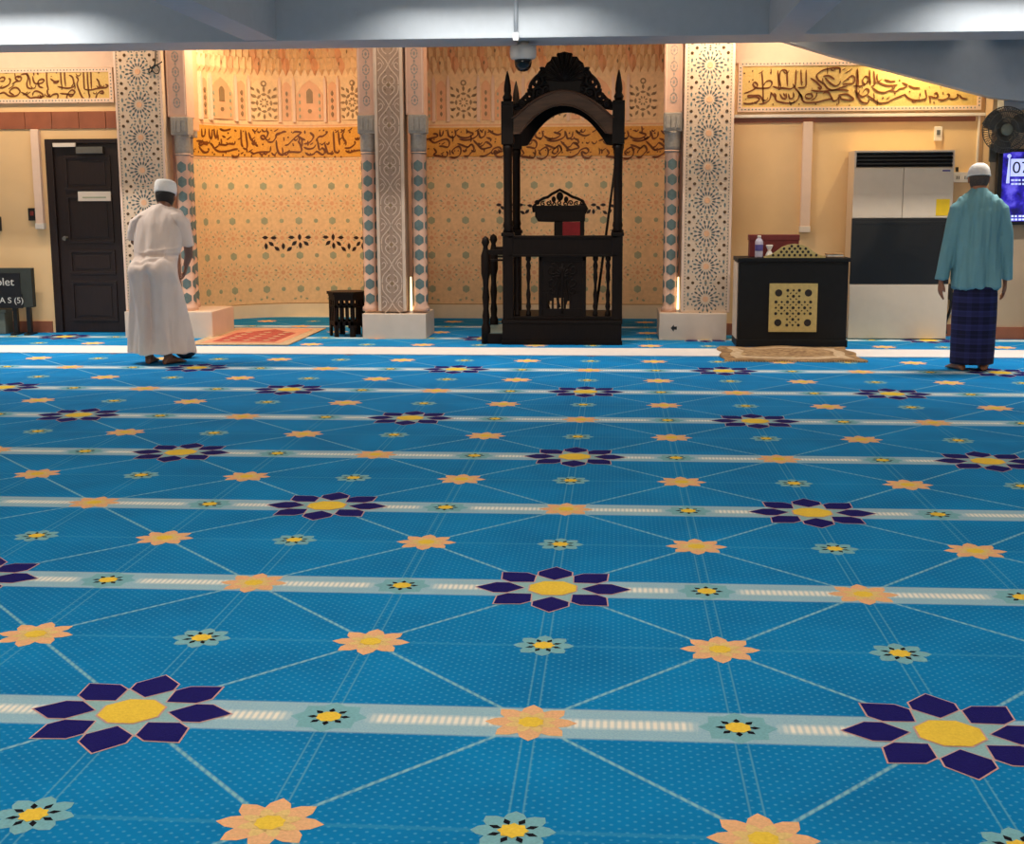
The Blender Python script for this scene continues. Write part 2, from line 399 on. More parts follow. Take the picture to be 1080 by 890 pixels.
def niche_tiles(q,fn,sl,zs,s0,s1):
    # sl: star column positions, zs: row heights
    sp=.41; lo=lambda s:s0+.04<s<s1-.04
    for s in sl:
        for z in zs:
            q.use('sage_tile')
            if lo(s): slab(q,fn,rp(s,z,.046,6,PI/6),.0,.003)
            if lo(s+sp/2): slab(q,fn,rp(s+sp/2,z,.026,8),.0,.003)
        for z in zs+[zs[-1]+.405]:
            zc=z-.2025
            if zc<.18 or zc>1.86: continue
            for c in (s,s+sp/2):
                if not lo(c) or not(lo(c-.12) and lo(c+.12)): continue
                big=c==s
                q.use('sage_tile')
                for k in range(12):
                    a=2*PI*k/12+PI/12; r=.118 if big else .085
                    q.use('sage_tile' if (k%2 or big) else 'rose_tile'); q.poly([fn(x,y,.0022) for x,y in lozenge(c+r*math.cos(a),zc+r*math.sin(a),.017,.0065,a)])
                for k in range(8):
                    a=2*PI*k/8; r=.062; q.use('rose_tile'); q.poly([fn(x,y,.0022) for x,y in lozenge(c+r*math.cos(a),zc+r*math.sin(a),.019,.008,a)])
                q.use('rose_tile'); q.poly([fn(x,y,.0022) for x,y in rp(c,zc,.026,8)])
        if lo(s) and lo(s-.1):
            q.use('sage_tile')
            for dx in (-.07,0,.07): q.poly([fn(x,y,.0022) for x,y in lozenge(s+dx,.215+(.02 if dx==0 else 0),.022,.011,PI/2 if dx==0 else (.3 if dx<0 else -.3))])
def dark_chain(q,fn,hits):
    q.use('navy_tile')
    for s,z,a,L_ in hits: slab(q,fn,list(lozenge(s,z,L_,L_*.48,a)),0,.004)
def frieze(q,fn0,lat,pan,s0,s1,zb=2.25,lift=0):
    fn=lambda s,z,d=0:fn0(s,z,d+(lift if d>.0125 else 0))
    # lattice windows, small arched niches and ribs above the lettering
    def arch(s,w,z0,z1): return [(s-w,z0),(s+w,z0),(s+w,z1-w*1.1),(s+w*.55,z1-w*.4),(s,z1),(s-w*.55,z1-w*.4),(s-w,z1-w*1.1)]
    ok=lambda s,w:s0+w<s<s1-w
    for s in lat:
        if not ok(s,.17): continue
        q.use('sand_tile'); slab(q,fn,arch(s,.165,zb+.05,zb+.56),0,.012)
        q.use('brown_lattice')
        for r,n_ in ((.135,12),(.085,8)):
            for k in range(n_):
                a=2*PI*k/n_; slab(q,fn,lozenge(s+r*math.cos(a),zb+.25+r*1.15*math.sin(a),.033,.014,a+PI/2*(n_==8)),.012,.017)
        for k in range(8):
            a=2*PI*k/8+PI/8; slab(q,fn,lozenge(s+.04*math.cos(a),zb+.25+.04*math.sin(a),.018,.009,a),.012,.017)
        for sx_ in (-1,1):
            for zz in (.09,.17,.33,.41): slab(q,fn,lozenge(s+sx_*.135,zb+zz,.028,.012,.8*sx_),.012,.017)
        slab(q,fn,rp(s,zb+.47,.036,8),.012,.017); q.use('sand_tile'); slab(q,fn,rp(s,zb+.47,.018,8),.017,.02)
    for s in pan:
        if not ok(s,.18): continue
        q.use('rose_tile'); slab(q,fn,arch(s,.16,zb+.05,zb+.52),0,.01)
        q.use('brown_lattice'); slab(q,fn,arch(s,.036,zb+.25,zb+.42),.01,.014); slab(q,fn,rp(s,zb+.16,.026,6),.01,.014)
        q.use('sage_tile')
        for sx_ in (-1,1):
            for zz in (.1,.18,.26,.34): slab(q,fn,lozenge(s+sx_*.12,zb+zz,.024,.009,PI/2),.01,.014)
    allp=sorted(lat+pan)
    for a,b in zip(allp,allp[1:]):
        s=(a+b)/2
        if not ok(s,.08): continue
        q.use('rose_tile'); slab(q,fn,arch(s,.05,zb+.05,zb+.5),0,.01)
        q.use('brown_lattice')
        for zz in (.12,.2,.28,.36): slab(q,fn,lozenge(s,zb+zz,.03,.014,PI/2),.01,.014)
        for sx_ in (-1,1):
            q.use('pale_plaster'); slab(q,fn,[(s+sx_*.085-.017,zb+.03),(s+sx_*.085+.017,zb+.03),(s+sx_*.085+.017,zb+.5),(s+sx_*.085,zb+.56),(s+sx_*.085-.017,zb+.5)],0,.03)
    # stalactite rows
    w=.085; n=int((s1-s0)/w)
    for row in range(4):
        zt=zb+.56+.13*row
        for k in range(n):
            s=s0+w*(k+.5+(.5 if row%2 else 0))
            if s+w/2>s1: continue
            q.use('sand_tile' if (k+row)%4 else 'rose_tile'); d=.012+.012*row
            tip=fn(s,zt,d*.3); L0=fn(s-w*.5,zt+.09,.0+d*.4); R0=fn(s+w*.5,zt+.09,d*.4); mid=fn(s,zt+.06,d+.03); T0=fn(s-w*.5,zt+.2,d*.5); T1=fn(s+w*.5,zt+.2,d*.5); TM=fn(s,zt+.2,d+.035)
            q.poly([tip,mid,L0]); q.poly([tip,R0,mid]); q.poly([L0,mid,TM,T0]); q.poly([mid,R0,T1,TM])
            if (k*7+row*5)%6==0:
                q.use('brown_lattice'); q.poly([fn(x,y,d+.045) for x,y in lozenge(s,zt+.13,.026,.01,PI/2)])
mm('brown_lattice',srgb(150,122,88),.5,var=.12)
# flat recess behind the pulpit
w=MB().use('sand_tile'); strip(w,flat,-2.75,1.0,0,ZT)
w.use('base_stone'); w.box(-2.75,1.0,YB-.03,YB,0,.16)
ROWS=[.346,.743,1.15,1.553]
niche_tiles(w,flat,[-2.178+.4045*k for k in range(8)],ROWS,-2.6,.95)
def chain_hits(fn_hit,pts):
    out=[]
    for px,py,a,l in pts: s,z=fn_hit(px,py); out.append((s,z,a,l))
    return out
Dk=.036
rc=[]
for cx in (543,630):      # dark pieces: stars cut at half height
    for dx,dy,a in ((-17,-2,0),(-13,1,.6),(-9,5,2.3),(-4,-2,0),(-4,5,PI/2),(1,1,.7),(-16,5,PI/2),(6,-2,0),(8,6,.6),(13,5,2.4),(16,-1,.2)):
        rc.append((cx+dx,218+dy,-a,Dk))
dark_chain(w,flat,chain_hits(flat_hit,rc))
frieze(w,flat,[flat_hit(x,110)[0] for x in (489,583.5,678)],[flat_hit(x,110)[0] for x in (442,536,631)],-2.6,.9)
w.use('rose_tile'); strip(w,flat,-2.6,.9,2.235,2.25,.004); strip(w,flat,-2.6,.9,1.85,1.862,.004); w.use('brown_lattice'); strip(w,flat,-2.6,.9,.162,.17,.004)
w.use('sand_tile'); w.box(.95,1.0,WY+.2,YB,0,ZT); w.box(-2.36,-2.3,13.6,YB,0,ZT)
struct(obj('wall_back',w))
# curved prayer niche
sm=R(84)*MR; w=MB().use('sand_tile'); strip(w,apse,-sm,sm,0,ZT,0,40); 
xl=apse(-sm,0); xr=apse(sm,0)
w.poly([(xl.x,WY,0),(xl.x,xl.y,0),(xl.x,xl.y,ZT),(xl.x,WY,ZT)]); w.poly([(xr.x,xr.y,0),(xr.x,13.5,0),(xr.x,13.5,ZT),(xr.x,xr.y,ZT)])
w.use('base_stone'); strip(w,apse,-sm,sm,0,.155,.03,40)
for k in range(40):
    a,b=-sm+2*sm*k/40,-sm+2*sm*(k+1)/40; w.poly([apse(a,.155,.03),apse(b,.155,.03),apse(b,.155,0),apse(a,.155,0)])
RM=[1.38+(z-1.38)*YBM/YB for z in ROWS]
niche_tiles(w,apse,[-.21+.41*(k-3) for k in range(-1,8)],RM,-sm+.02,sm-.02)
lc=[]
T=4.94
for zx,zy,a in ((393,447,0),(437,449,0),(425,480,-.7),(398,493,1.57),(455,505,-.7),(488,493,1.57),(520,507,.7),(545,477,.7),(530,446,0),(573,445,1.57),(617,446,0),(577,488,1.57),(607,477,-.7),
    (709,445,0),(748,445,1.57),(788,447,0),(722,475,.7),(751,490,1.57),(778,478,-.7),(803,506,-.7),(831,493,1.57),(858,507,.7),(880,480,.7),(868,448,0),(903,450,0),(903,492,1.57)):
    lc.append((zx/T+200,zy/T+160,a,.042 if abs(a)!=0 else .04))
dark_chain(w,apse,chain_hits(apse_hit,lc))
frieze(w,apse,[apse_hit(x,110)[0] for x in (278,373)]+[apse_hit(278,110)[0]-1.06],[apse_hit(x,110)[0] for x in (233,327)],-sm+.05,sm-.05,zb=2.27,lift=.014)
w.use('rose_tile'); strip(w,apse,-sm,sm,2.255,2.27,.004,40); strip(w,apse,-sm,sm,1.86,1.872,.004,40); w.use('brown_lattice'); strip(w,apse,-sm,sm,.157,.165,.004,40)
struct(obj('wall_niche',w))
# upper strips on side walls
S('trim_6','brown_tile',lambda q:[q.rbox(-8.5+.29*k,-8.5+.29*k+.284,WY-.016,WY,2.135,2.31,.003) for k in range(12)])
S('trim_7','pale_plaster',lambda q:(q.box(-8.5,-5.0,WY-.03,WY,2.75,ZT),q.box(1.14,3.6,WY-.03,WY,2.715,ZT)))
S('trim_8','white_plastic',lambda q:(q.rbox(1.14,3.62,WY-.045,WY,2.185,2.215,.004),q.rbox(3.555,3.575,WY-.03,WY,.12,2.19,.004)))
S('trim_9','brown_tile',lambda q:q.box(1.14,3.53,WY-.012,WY,2.135,2.18))
# ================================================================== LETTERED PANELS
def strokes(q,pts_list,hit,fn,ox,oy,sc_,w,d):
    for st in pts_list:
        P=[hit(ox+x/sc_,oy+y/sc_) for x,y in st]
        P=[V((a,b,0)) for a,b in P]
        if len(P)==1:
            slab(q,fn,lozenge(P[0].x,P[0].y,w*1.0,w*.7,.9),d-.004,d+.001); continue
        P=smoothpath(P,4); n=len(P); Lf=[];Rt=[]
        for i,p in enumerate(P):
            t=(P[min(i+1,n-1)]-P[max(i-1,0)]); t=t.normalized() if t.length>1e-9 else V((1,0,0))
            ang=math.atan2(t.y,t.x); ww=w*(.42+.58*abs(math.sin(ang-R(50))))
            ww*=min(1,.35+.65*min(i,n-1-i)/2.0)
            nn=V((-t.y,t.x,0)); Lf.append(p+nn*ww); Rt.append(p-nn*ww)
        for i in range(n-1):
            a,b,c,e_=Lf[i],Rt[i],Rt[i+1],Lf[i+1]
            q.poly([fn(p.x,p.y,d) for p in (a,b,c,e_)])
            q.poly([fn(b.x,b.y,d-.005),fn(c.x,c.y,d-.005),fn(c.x,c.y,d),fn(b.x,b.y,d)]); q.poly([fn(e_.x,e_.y,d-.005),fn(a.x,a.y,d-.005),fn(a.x,a.y,d),fn(e_.x,e_.y,d)])
def wallf(s,z,d=0): return V((s,WY-.02-d,z))
def wall_hit(px,py): p=at(px,py,Y=WY-.02); return p.x,p.z
RS=[[(885,178),(884,140),(850,132),(800,138),(745,152),(700,180),(688,205),(705,240),(745,262),(775,300),(810,320),(850,316),(900,298),(950,285)],
[(225,160),(232,240),(236,330),(238,430)],[(235,292),(262,250),(298,243),(312,266),(290,298),(235,306),(180,302),(158,288),(152,266),(172,256),(190,280),(168,308),(120,335),(75,348)],
[(360,155),(366,230),(370,300)],[(388,300),(374,230),(382,168),(410,150),(436,165),(440,230),(442,290)],[(318,290),(360,302),(420,306),(470,310),(510,284)],
[(515,150),(512,220),(508,292)],[(556,150),(558,220),(562,284)],[(600,150),(600,220),(598,282),(570,300),(530,300)],[(488,268),(512,310),(545,350),(575,400)],
[(636,220),(668,240),(700,268),(728,298),(720,312),(700,296)],[(905,270),(950,268),(1000,262),(1008,220),(986,200),(942,228),(908,258)],[(1028,150),(1028,230),(1026,310),(1030,390)],
[(760,215),(790,250),(840,285),(880,270),(890,240)],[(740,205),(790,200),(840,230)],
[(68,430),(105,436),(155,430),(205,402),(180,378),(120,380),(112,366),(160,366),(205,368),(232,400),(240,432)],[(200,440),(250,430),(292,400),(303,350),(312,346)],
[(300,340),(338,380),(350,410),(400,426),(480,430),(528,400),(542,356)],[(378,350),(398,388),(430,392),(430,345)],[(450,350),(462,392),(492,380),(492,338)],
[(530,330),(560,372),(565,400),(590,424),(645,427),(700,420),(780,400),(822,396)],[(588,380),(622,392),(652,380),(642,352),(602,358),(590,380)],[(690,340),(682,380),(640,410)],
[(740,352),(765,338),(792,346),(812,380),(830,412),(862,400),(880,372),(900,396),(960,406),(1002,400),(965,368),(935,354),(870,362)],[(640,322),(720,332),(800,325),(900,318),(960,326)],
[(330,345),(345,372),(330,395)],[(410,345),(420,375)],[(148,160)],[(300,175)],[(320,440)],[(540,440)],[(965,450)],[(955,232)],[(120,250)],[(150,235)],[(680,440)],[(830,225)],[(860,440)],[(470,445)],[(80,180)]]
RS2=[[(30,130),(34,190),(38,262)],[(0,265),(50,268),(100,245),(120,210),(95,190),(70,225),(90,262)],[(125,140),(128,200),(132,258)],[(160,150),(163,205),(165,255),(140,270)],[(185,170),(190,230),(250,260),(310,262),(345,255)],
[(150,280),(190,310),(240,318),(290,300),(330,310),(360,290),(400,280),(420,260),(380,240)],[(70,320),(95,290),(120,300),(110,330),(70,350),(40,330),(50,300)],[(110,340),(150,370),(200,400),(260,395),(310,370),(370,345),(410,330)],
[(400,330),(430,362),(480,378),(530,376),(570,360),(566,320),(562,295)],[(590,340),(600,370),(598,400)],[(600,345),(640,360),(660,345),(650,320),(630,330)],[(660,372),(700,376),(740,360),(750,335),(730,330)],[(750,365),(790,368),(820,345),(810,330)],[(830,335),(850,362),(890,366)],
[(10,300),(30,340),(60,390),(110,400),(120,370)],[(185,370),(188,415)],[(240,215),(290,230),(330,225)],[(430,262),(470,280),(520,282)],[(325,325)],[(440,310)],[(360,220)],[(700,320)],[(230,360)],[(520,330)],[(60,430)],[(630,395)]]
def lettered(name,label,loc,fn,hit,field,x0,x1,z0,z1,sets,nseg=1,wd=.0095,border=True,fill=True):
    t=thing(name,label,'calligraphy panel',loc)
    q=mb(field); n=nseg
    for k in range(n):
        a,b=x0+(x1-x0)*k/n,x0+(x1-x0)*(k+1)/n
        q.poly([fn(a,z0,.012),fn(b,z0,.012),fn(b,z1,.012),fn(a,z1,.012)]); q.poly([fn(a,z1,.012),fn(b,z1,.012),fn(b,z1,-.02),fn(a,z1,-.02)]); q.poly([fn(a,z0,-.02),fn(b,z0,-.02),fn(b,z0,.012),fn(a,z0,.012)])
    obj('field',q,t)
    if border:
        q=mb('pale_plaster'); bw=.042
        for (a0,a1,b0,b1) in ((x0-bw,x1+bw,z1,z1+bw),(x0-bw,x1+bw,z0-bw,z0),(x0-bw,x0,z0,z1),(x1,x1+bw,z0,z1)):
            slab(q,fn,[(a0,b0),(a1,b0),(a1,b1),(a0,b1)],-.02,.02)
        q.use('teal_inlay'); s=x0
        while s<x1:
            for zz in (z0-bw/2,z1+bw/2): q.poly([fn(x,y,.0215) for x,y in rp(s,zz,.009,4)])
            s+=.035
        z=z0
        while z<z1:
            for ss in (x0-bw/2,x1+bw/2): q.poly([fn(x,y,.0215) for x,y in rp(ss,z,.009,4)])
            z+=.035
        obj('border',q,t)
    q=mb('script_brown')
    for lst,ox,oy,s_ in sets: strokes(q,lst,hit,fn,ox,oy,s_,wd,.018)
    if fill:
        idh=lambda a,b:(a,b); hz=z1-z0
        sp_=.05 if border else .03; wf=.62 if border else .8
        for k in range(int((x1-x0)/sp_)):
            a=x0+.04+sp_*k+rnd.uniform(-.015,.015)
            if a>x1-.05: break
            b=z0+hz*rnd.choice((.12,.2,.45,.6,.85,.9)); r=rnd.uniform(.016,.034); ty=rnd.random()
            if ty<.35: st=[(a,b)]
            elif ty<.65: st=[(a-r,b+r*.4),(a-r*.3,b-r*.4),(a+r*.6,b-r*.2),(a+r,b+r*.7)]
            elif ty<.85: st=[(a-r,b-r*.5),(a,b),(a+r*1.1,b+r*.8)]
            else: st=[(a,b-r),(a+r*.2,b),(a,b+r*1.6)]
            strokes(q,[st],idh,fn,0,0,1,wd*wf,.018)
    obj('lettering',q,t); return t
lettered('calligraphy_panel','gold panel with brown Arabic lettering over the air conditioner, cut by sloping bulkhead',(2.4,WY,2.2),wallf,wall_hit,'gold_field',1.235,3.53,2.285,2.685,[(RS,775,55,8.0),(RS2,900,55,7.45)])
LS=[[(0,215),(40,210),(45,185),(20,180),(0,200)],[(0,275),(40,268),(85,240),(95,200),(80,190)],[(110,240),(150,215),(185,210),(190,180),(160,170),(140,190),(165,212)],[(185,160),(235,150),(250,190),(240,230),(250,270),(290,280)],[(240,140),(262,190),(270,250)],
[(0,325),(40,312),(80,340),(130,345),(165,330),(180,300),(150,270),(110,280),(90,310),(130,335)],[(190,310),(230,330),(270,360),(310,355),(370,350),(375,325),(330,300),(300,310),(290,340)],[(80,380),(150,392),(230,390),(300,380),(360,365),(385,340)],
[(290,170),(300,215),(320,235),(370,230),(392,205),(370,195),(340,215),(350,260),(385,270)],[(412,115),(414,180),(418,240),(430,290)],[(445,190),(480,215),(520,212),(500,230),(470,225)],[(400,370),(430,390),(480,388),(512,355),(505,325),(470,330),(440,350),(420,310),(425,280)],
[(510,260),(550,270),(600,275),(650,262),(660,240)],[(535,120),(538,180),(545,255)],[(570,120),(572,190),(580,260)],[(610,160),(640,180),(650,230),(630,260)],[(530,320),(580,325),(640,330),(660,310),(640,290),(610,310),(590,360),(630,385),(680,380)],
[(670,170),(690,200),(680,240),(700,300),(730,360),(770,375),(790,350),(785,320)],[(735,120),(738,190),(742,260),(745,285)],[(770,130),(772,200),(778,270),(785,345)],[(800,120),(802,190),(806,280)],[(745,285),(800,290),(870,275),(930,270),(950,255),(930,240)],
[(850,190),(870,220),(875,262)],[(880,320),(910,320),(900,300),(875,310),(850,340),(850,375),(890,392),(940,375)],[(330,120),(338,160)],[(300,130),(302,165)],[(460,110)],[(620,130)],[(700,130)],[(130,130)],[(60,140)],[(200,125)],[(500,140)],[(870,140)],[(560,390)],[(690,400)],[(380,400)],[(20,395)],[(830,390)]]
lettered('calligraphy_panel','gold panel with brown Arabic lettering above the dark wooden door',(-5.8,WY,2.4),wallf,wall_hit,'gold_field',-7.4,-5.25,2.44,2.705,[(LS,0,60,8.31),(LS,-128,60,8.31)])
NS1=[[(65,310),(110,310),(160,330),(190,350),(150,340),(110,360),(90,330)],[(90,370),(130,420),(170,440),(205,420),(200,390)],[(125,170),(130,250),(160,240),(165,170)],[(210,170),(215,250),(240,280),(245,180)],[(270,170),(275,240),(300,270),(305,180)],[(220,330),(250,360),(270,390),(310,370),(330,350),(400,355),(440,340),(500,345),(510,310)],
[(270,400),(330,430),(420,425),(500,405),(545,400)],[(470,470),(500,490),(545,480),(555,450)],[(575,180),(580,260),(585,340),(600,380)],[(630,190),(640,270),(650,350),(640,400),(600,390)],[(665,210),(690,280),(730,330),(770,370),(735,330),(740,290)],[(730,190),(740,230)],[(690,430),(720,455),(770,440),(840,435),(910,430),(920,370)],[(800,260),(830,290),(870,270),(890,220),(870,190)],[(800,255),(840,250),(860,280)],
[(880,320),(940,320),(980,270),(990,230),(1080,210)],[(985,300),(990,370),(1010,440),(1050,470),(1080,460)],[(330,170),(380,190),(440,180),(460,170)],[(360,250),(400,270)],[(430,220)],[(510,190)],[(830,350)],[(900,480)],[(970,480)],[(820,480)],[(620,470)],[(700,480)],[(370,470)],[(270,460)],[(60,240)],[(330,330)]]
NS2=[[(0,250),(50,230),(90,205),(130,205)],[(20,380),(35,440),(75,465),(130,440),(200,435),(300,430),(290,350),(260,310)],[(110,360),(150,350),(200,300),(250,255),(300,215),(230,205),(200,225)],[(255,250),(300,280),(350,300)],[(330,345),(390,330),(430,290),(440,250),(400,215)],[(330,380),(380,400),(440,390),(470,350)],[(345,440),(390,470),(440,460),(480,430),(530,460),(560,460),(570,420),(540,390),(520,420)],[(490,320),(480,290),(510,260),(550,255),(600,215),(580,205)],[(490,310),(500,370),(510,420)],
[(570,330),(590,400),(610,450),(650,445),(660,420)],[(670,200),(675,280),(680,360),(690,430),(730,440),(740,410)],[(730,200),(735,280),(745,360)],[(800,200),(775,240),(790,290),(810,320),(790,350)],[(800,390),(850,390),(890,370),(920,340),(915,310)],[(810,420),(860,440),(910,425),(1000,410)],[(340,190),(345,230)],[(410,220)],[(560,190)],[(150,270)],[(210,360)],[(760,490)],[(690,490)],[(570,495)],[(450,500)],[(320,490)],[(150,490)],[(930,290)],[(860,210)],[(620,330)]]
q=lettered('calligraphy_panel','golden band of Arabic lettering wrapping round the curved prayer niche',(MC,MYC+MR,1.9),apse,apse_hit,'gold_field_deep',-sm+.01,sm-.01,1.895,2.24,[(NS1,200,120,10.8),(NS2,290,120,10.8),(NS1,100,120,10.8)],nseg=36,border=False,wd=.0135)
FS1=[[(100,300),(150,280),(230,260),(220,230),(180,230)],[(260,180),(265,250),(290,240),(300,190)],[(150,300),(200,330),(280,300),(340,290),(370,330),(350,380),(290,370),(250,370)],[(350,180),(360,250),(410,270),(440,240),(430,180)],[(450,240),(500,270),(580,270),(640,230),(600,210),(560,200)],[(480,290),(560,300),(640,280),(690,240),(690,180)],[(190,390),(220,440),(190,470),(250,480),(330,490),(350,450),(330,430)],[(370,490),(430,500),(485,470),(500,410),(470,370),(400,420),(420,460)],[(460,340),(520,360),(580,380),(620,340)],[(530,480),(580,480),(620,440),(650,400),(620,350),(560,400),(540,440)],[(640,300),(690,350),(740,400),(800,390),(850,370),(790,320),(750,360),(700,380)],[(710,480),(770,480),(840,440),(870,400),(930,380),(960,410),(930,440),(880,420),(900,480),(960,490),(1000,460)],[(700,190),(720,270),(770,250),(780,190)],[(810,180),(860,220),(920,240),(980,220)],[(790,270),(840,290),(830,320)],[(400,210)],[(580,200)],[(890,320)],[(660,430)],[(130,400)],[(290,470)],[(860,200)],[(740,210)]]
q_sets=[(FS1,440,120,10.8),(FS1,532,121,10.8),(FS1,622,121,10.8)]
lettered('calligraphy_panel','golden brown band of Arabic lettering on flat wall behind the carved pulpit',(-.8,YB,1.9),flat,flat_hit,'gold_field_deep',-2.3,.94,1.885,2.215,q_sets,border=False,wd=.0125)
# ================================================================== PILLARS
def hexes(q,cx,cy,r,z0,z1,step=.147,hw=.047,hh=.058,a0=-PI/2):
    z=z0
    while z<z1:
        pts=[(0,-hh),(hw,-hh*.45),(hw,hh*.45),(0,hh),(-hw,hh*.45),(-hw,-hh*.45)]
        for da in (0,PI/2,-PI/2):
            P=lambda x,y:(cx+(r+.003)*math.cos(a0+da+x/r),cy+(r+.003)*math.sin(a0+da+x/r),z+y)
            for k in range(8):
                xa,xb=-hw+2*hw*k/8,-hw+2*hw*(k+1)/8; ha=hh*(1-.55*abs(xa)/hw); hb=hh*(1-.55*abs(xb)/hw)
                q.poly([P(xa,-ha),P(xb,-hb),P(xb,hb),P(xa,ha)])
        z+=step
def colonnette(t,cx,cy,r=.072):
    q=mb('pink_plaster'); q.lathe([(r*1.25,.27),(r*1.25,.31),(r,.33),(r,1.84),(r*1.1,1.86)],cx,cy,n=24); q.use('teal_inlay'); hexes(q,cx,cy,r,.40,1.80)
    o=obj('colonnette',q,t)
    q=mb('grey_capital'); q.lathe([(r*1.05,1.84),(r*1.1,1.9),(r*1.1,2.02),(r*1.25,2.04)],cx,cy,n=24); q.rbox(cx-.09,cx+.09,cy-.085,cy+.1,2.04,2.22,.012)
    for k in range(3): q.rbox(cx-.07+.05*k,cx-.03+.05*k,cy-.095,cy-.08,2.07,2.19,.004)
    obj('capital',q,t)
def ring_strip(t,x0,x1,y):
    q=mb('pink_plaster'); q.rbox(x0,x1,y,y+.25,2.22,ZT,.006); q.use('pale_plaster')
    for xx in (x0+.012,x1-.02): q.box(xx,xx+.008,y-.004,y,2.24,3.2)
    q.use('grey_capital'); z=2.36; cx=(x0+x1)/2
    fnp=lambda s,zz,d=0:V((s,y-d,zz))
    while z<3.0:
        for k in range(8):
            a=2*PI*k/8; slab(q,fnp,lozenge(cx+.03*math.cos(a),z+.045*math.sin(a),.018,.006,a+PI/2),0,.004)
        slab(q,fnp,rp(cx,z,.012,6,0,.02),0,.004); slab(q,fnp,lozenge(cx,z+.075,.02,.008,PI/2),0,.004)
        z+=.15
    obj('upper_strip',q,t)
def star_panel(t,x0,x1,y):
    cx=(x0+x1)/2; q=mb('pillar_tile'); q.rbox(x0,x1,y,y+.3,.27,ZT,.006)
    f=lambda s,z,d=0:V((s,y-d,z))
    q.use('pale_plaster')
    for xx in (x0+.004,x1-.024): slab(q,f,[(xx,.28),(xx+.02,.28),(xx+.02,3.1),(xx,3.1)],0,.006)
    q.use('slate_inlay'); z=.30
    while z<3.0:
        for xx in (x0+.036,x1-.036): slab(q,f,rp(xx,z,.006,4),0,.003)
        z+=.03
    k=-1
    while True:
        zc=.405+.322*k; k+=1
        if zc>3.1: break
        if zc>.35:
            for n_,r,L_,w_ in ((16,.112,.021,.0085),(16,.068,.021,.0075)):
                for i in range(n_):
                    a=2*PI*i/n_+PI/n_; q.use('teal_inlay' if i%2 else 'slate_inlay')
                    if n_==16 and r<.1: q.use('slate_inlay')
                    slab(q,f,lozenge(cx+r*math.cos(a),zc+r*math.sin(a),L_,w_,a),0,.003)
            for i in range(16):
                a=2*PI*i/16; q.use('slate_inlay' if i%2 else 'brown_inlay'); slab(q,f,lozenge(cx+.142*math.cos(a),zc+.142*math.sin(a),.010,.006,a+PI/2),0,.003)
                q.use('pale_plaster'); slab(q,f,lozenge(cx+.09*math.cos(a),zc+.09*math.sin(a),.012,.006,a),0,.003)
            q.use('rose_tile'); slab(q,f,rp(cx,zc,.03,8),0,.003)
            q.use('teal_inlay')
            for sx_ in (-1,1):
                for dz in (-.045,.045): slab(q,f,lozenge(cx+sx_*.172,zc+dz,.024,.009,PI/2),0,.003)
                slab(q,f,lozenge(cx+sx_*.15,zc,.016,.008,0),0,.003)
        zm=zc+.161
        if .3<zm:
            q.use('brown_inlay')
            for sx_ in (-1,1):
                slab(q,f,rp(cx+sx_*.127,zm,.0165,6),0,.004)
                for dz in (-.048,.048): slab(q,f,rp(cx+sx_*.172,zm+dz,.0165,6),0,.004)
            q.use('teal_inlay')
            for dx in (-.05,0,.05): slab(q,f,lozenge(cx+dx,zm,.016,.008,0),0,.003)
            for dx in (-.085,.085):
                for dz in (-.035,.035): slab(q,f,lozenge(cx+dx,zm+dz,.016,.007,.8*(1 if dx*dz>0 else -1)),0,.003)
    obj('tile_panel',q,t)
def glow_strip(name,label,cx,cy,z0,z1):  # added emissive strip standing in for a bright sliver beside the colonnette
    t=thing(name,label,'lamp',(cx,cy,z0),'slim glowing strips beside pillar colonnettes'); q=mb('sliver_glow'); q.lathe([(.013,z0+.02),(.012,z0+.12),(.007,z1)],cx,cy,n=10); obj('glow_rod',q,t)
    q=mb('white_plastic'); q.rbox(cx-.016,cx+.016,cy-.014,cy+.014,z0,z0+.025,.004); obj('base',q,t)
# left
t=thing('tiled_pillar','tiled pillar with star mosaic between the dark door and curved niche','pillar',(-4.7,13.45,0))
star_panel(t,-5.025,-4.535,13.22); ring_strip(t,-4.52,-4.32,13.3); colonnette(t,-4.40,13.36); colonnette(t,-4.50,13.80,.06)
part('core','%s'%'' or t,'pink_plaster',lambda q:(q.box(-4.86,-4.74,13.45,14.62,.27,ZT),q.box(-4.86,-4.5,13.45,13.75,.27,ZT)))
part('plinth',t,'marble',lambda q:(q.rbox(-5.03,-4.11,13.18,13.95,0,.27,.012)))
part('upper_return',t,'rose_tile',lambda q:q.rbox(-4.5,-4.34,13.55,13.75,2.1,ZT,.006))
# right
t=thing('tiled_pillar','tiled pillar with star mosaic between carved pulpit and black cabinet','pillar',(.78,13.45,0))
star_panel(t,.64,1.125,13.22); ring_strip(t,.455,.63,13.3); colonnette(t,.54,13.36)
part('core',t,'pink_plaster',lambda q:q.box(.60,.96,13.45,YB,.27,ZT))
part('plinth',t,'marble',lambda q:q.rbox(.43,1.095,13.18,13.9,0,.27,.012))
part('arrow_mark',t,'black_plastic',lambda q:q.prism([(.545,.12),(.575,.085),(.575,.105),(.605,.105),(.605,.135),(.575,.135),(.575,.155)],13.177,13.1795))
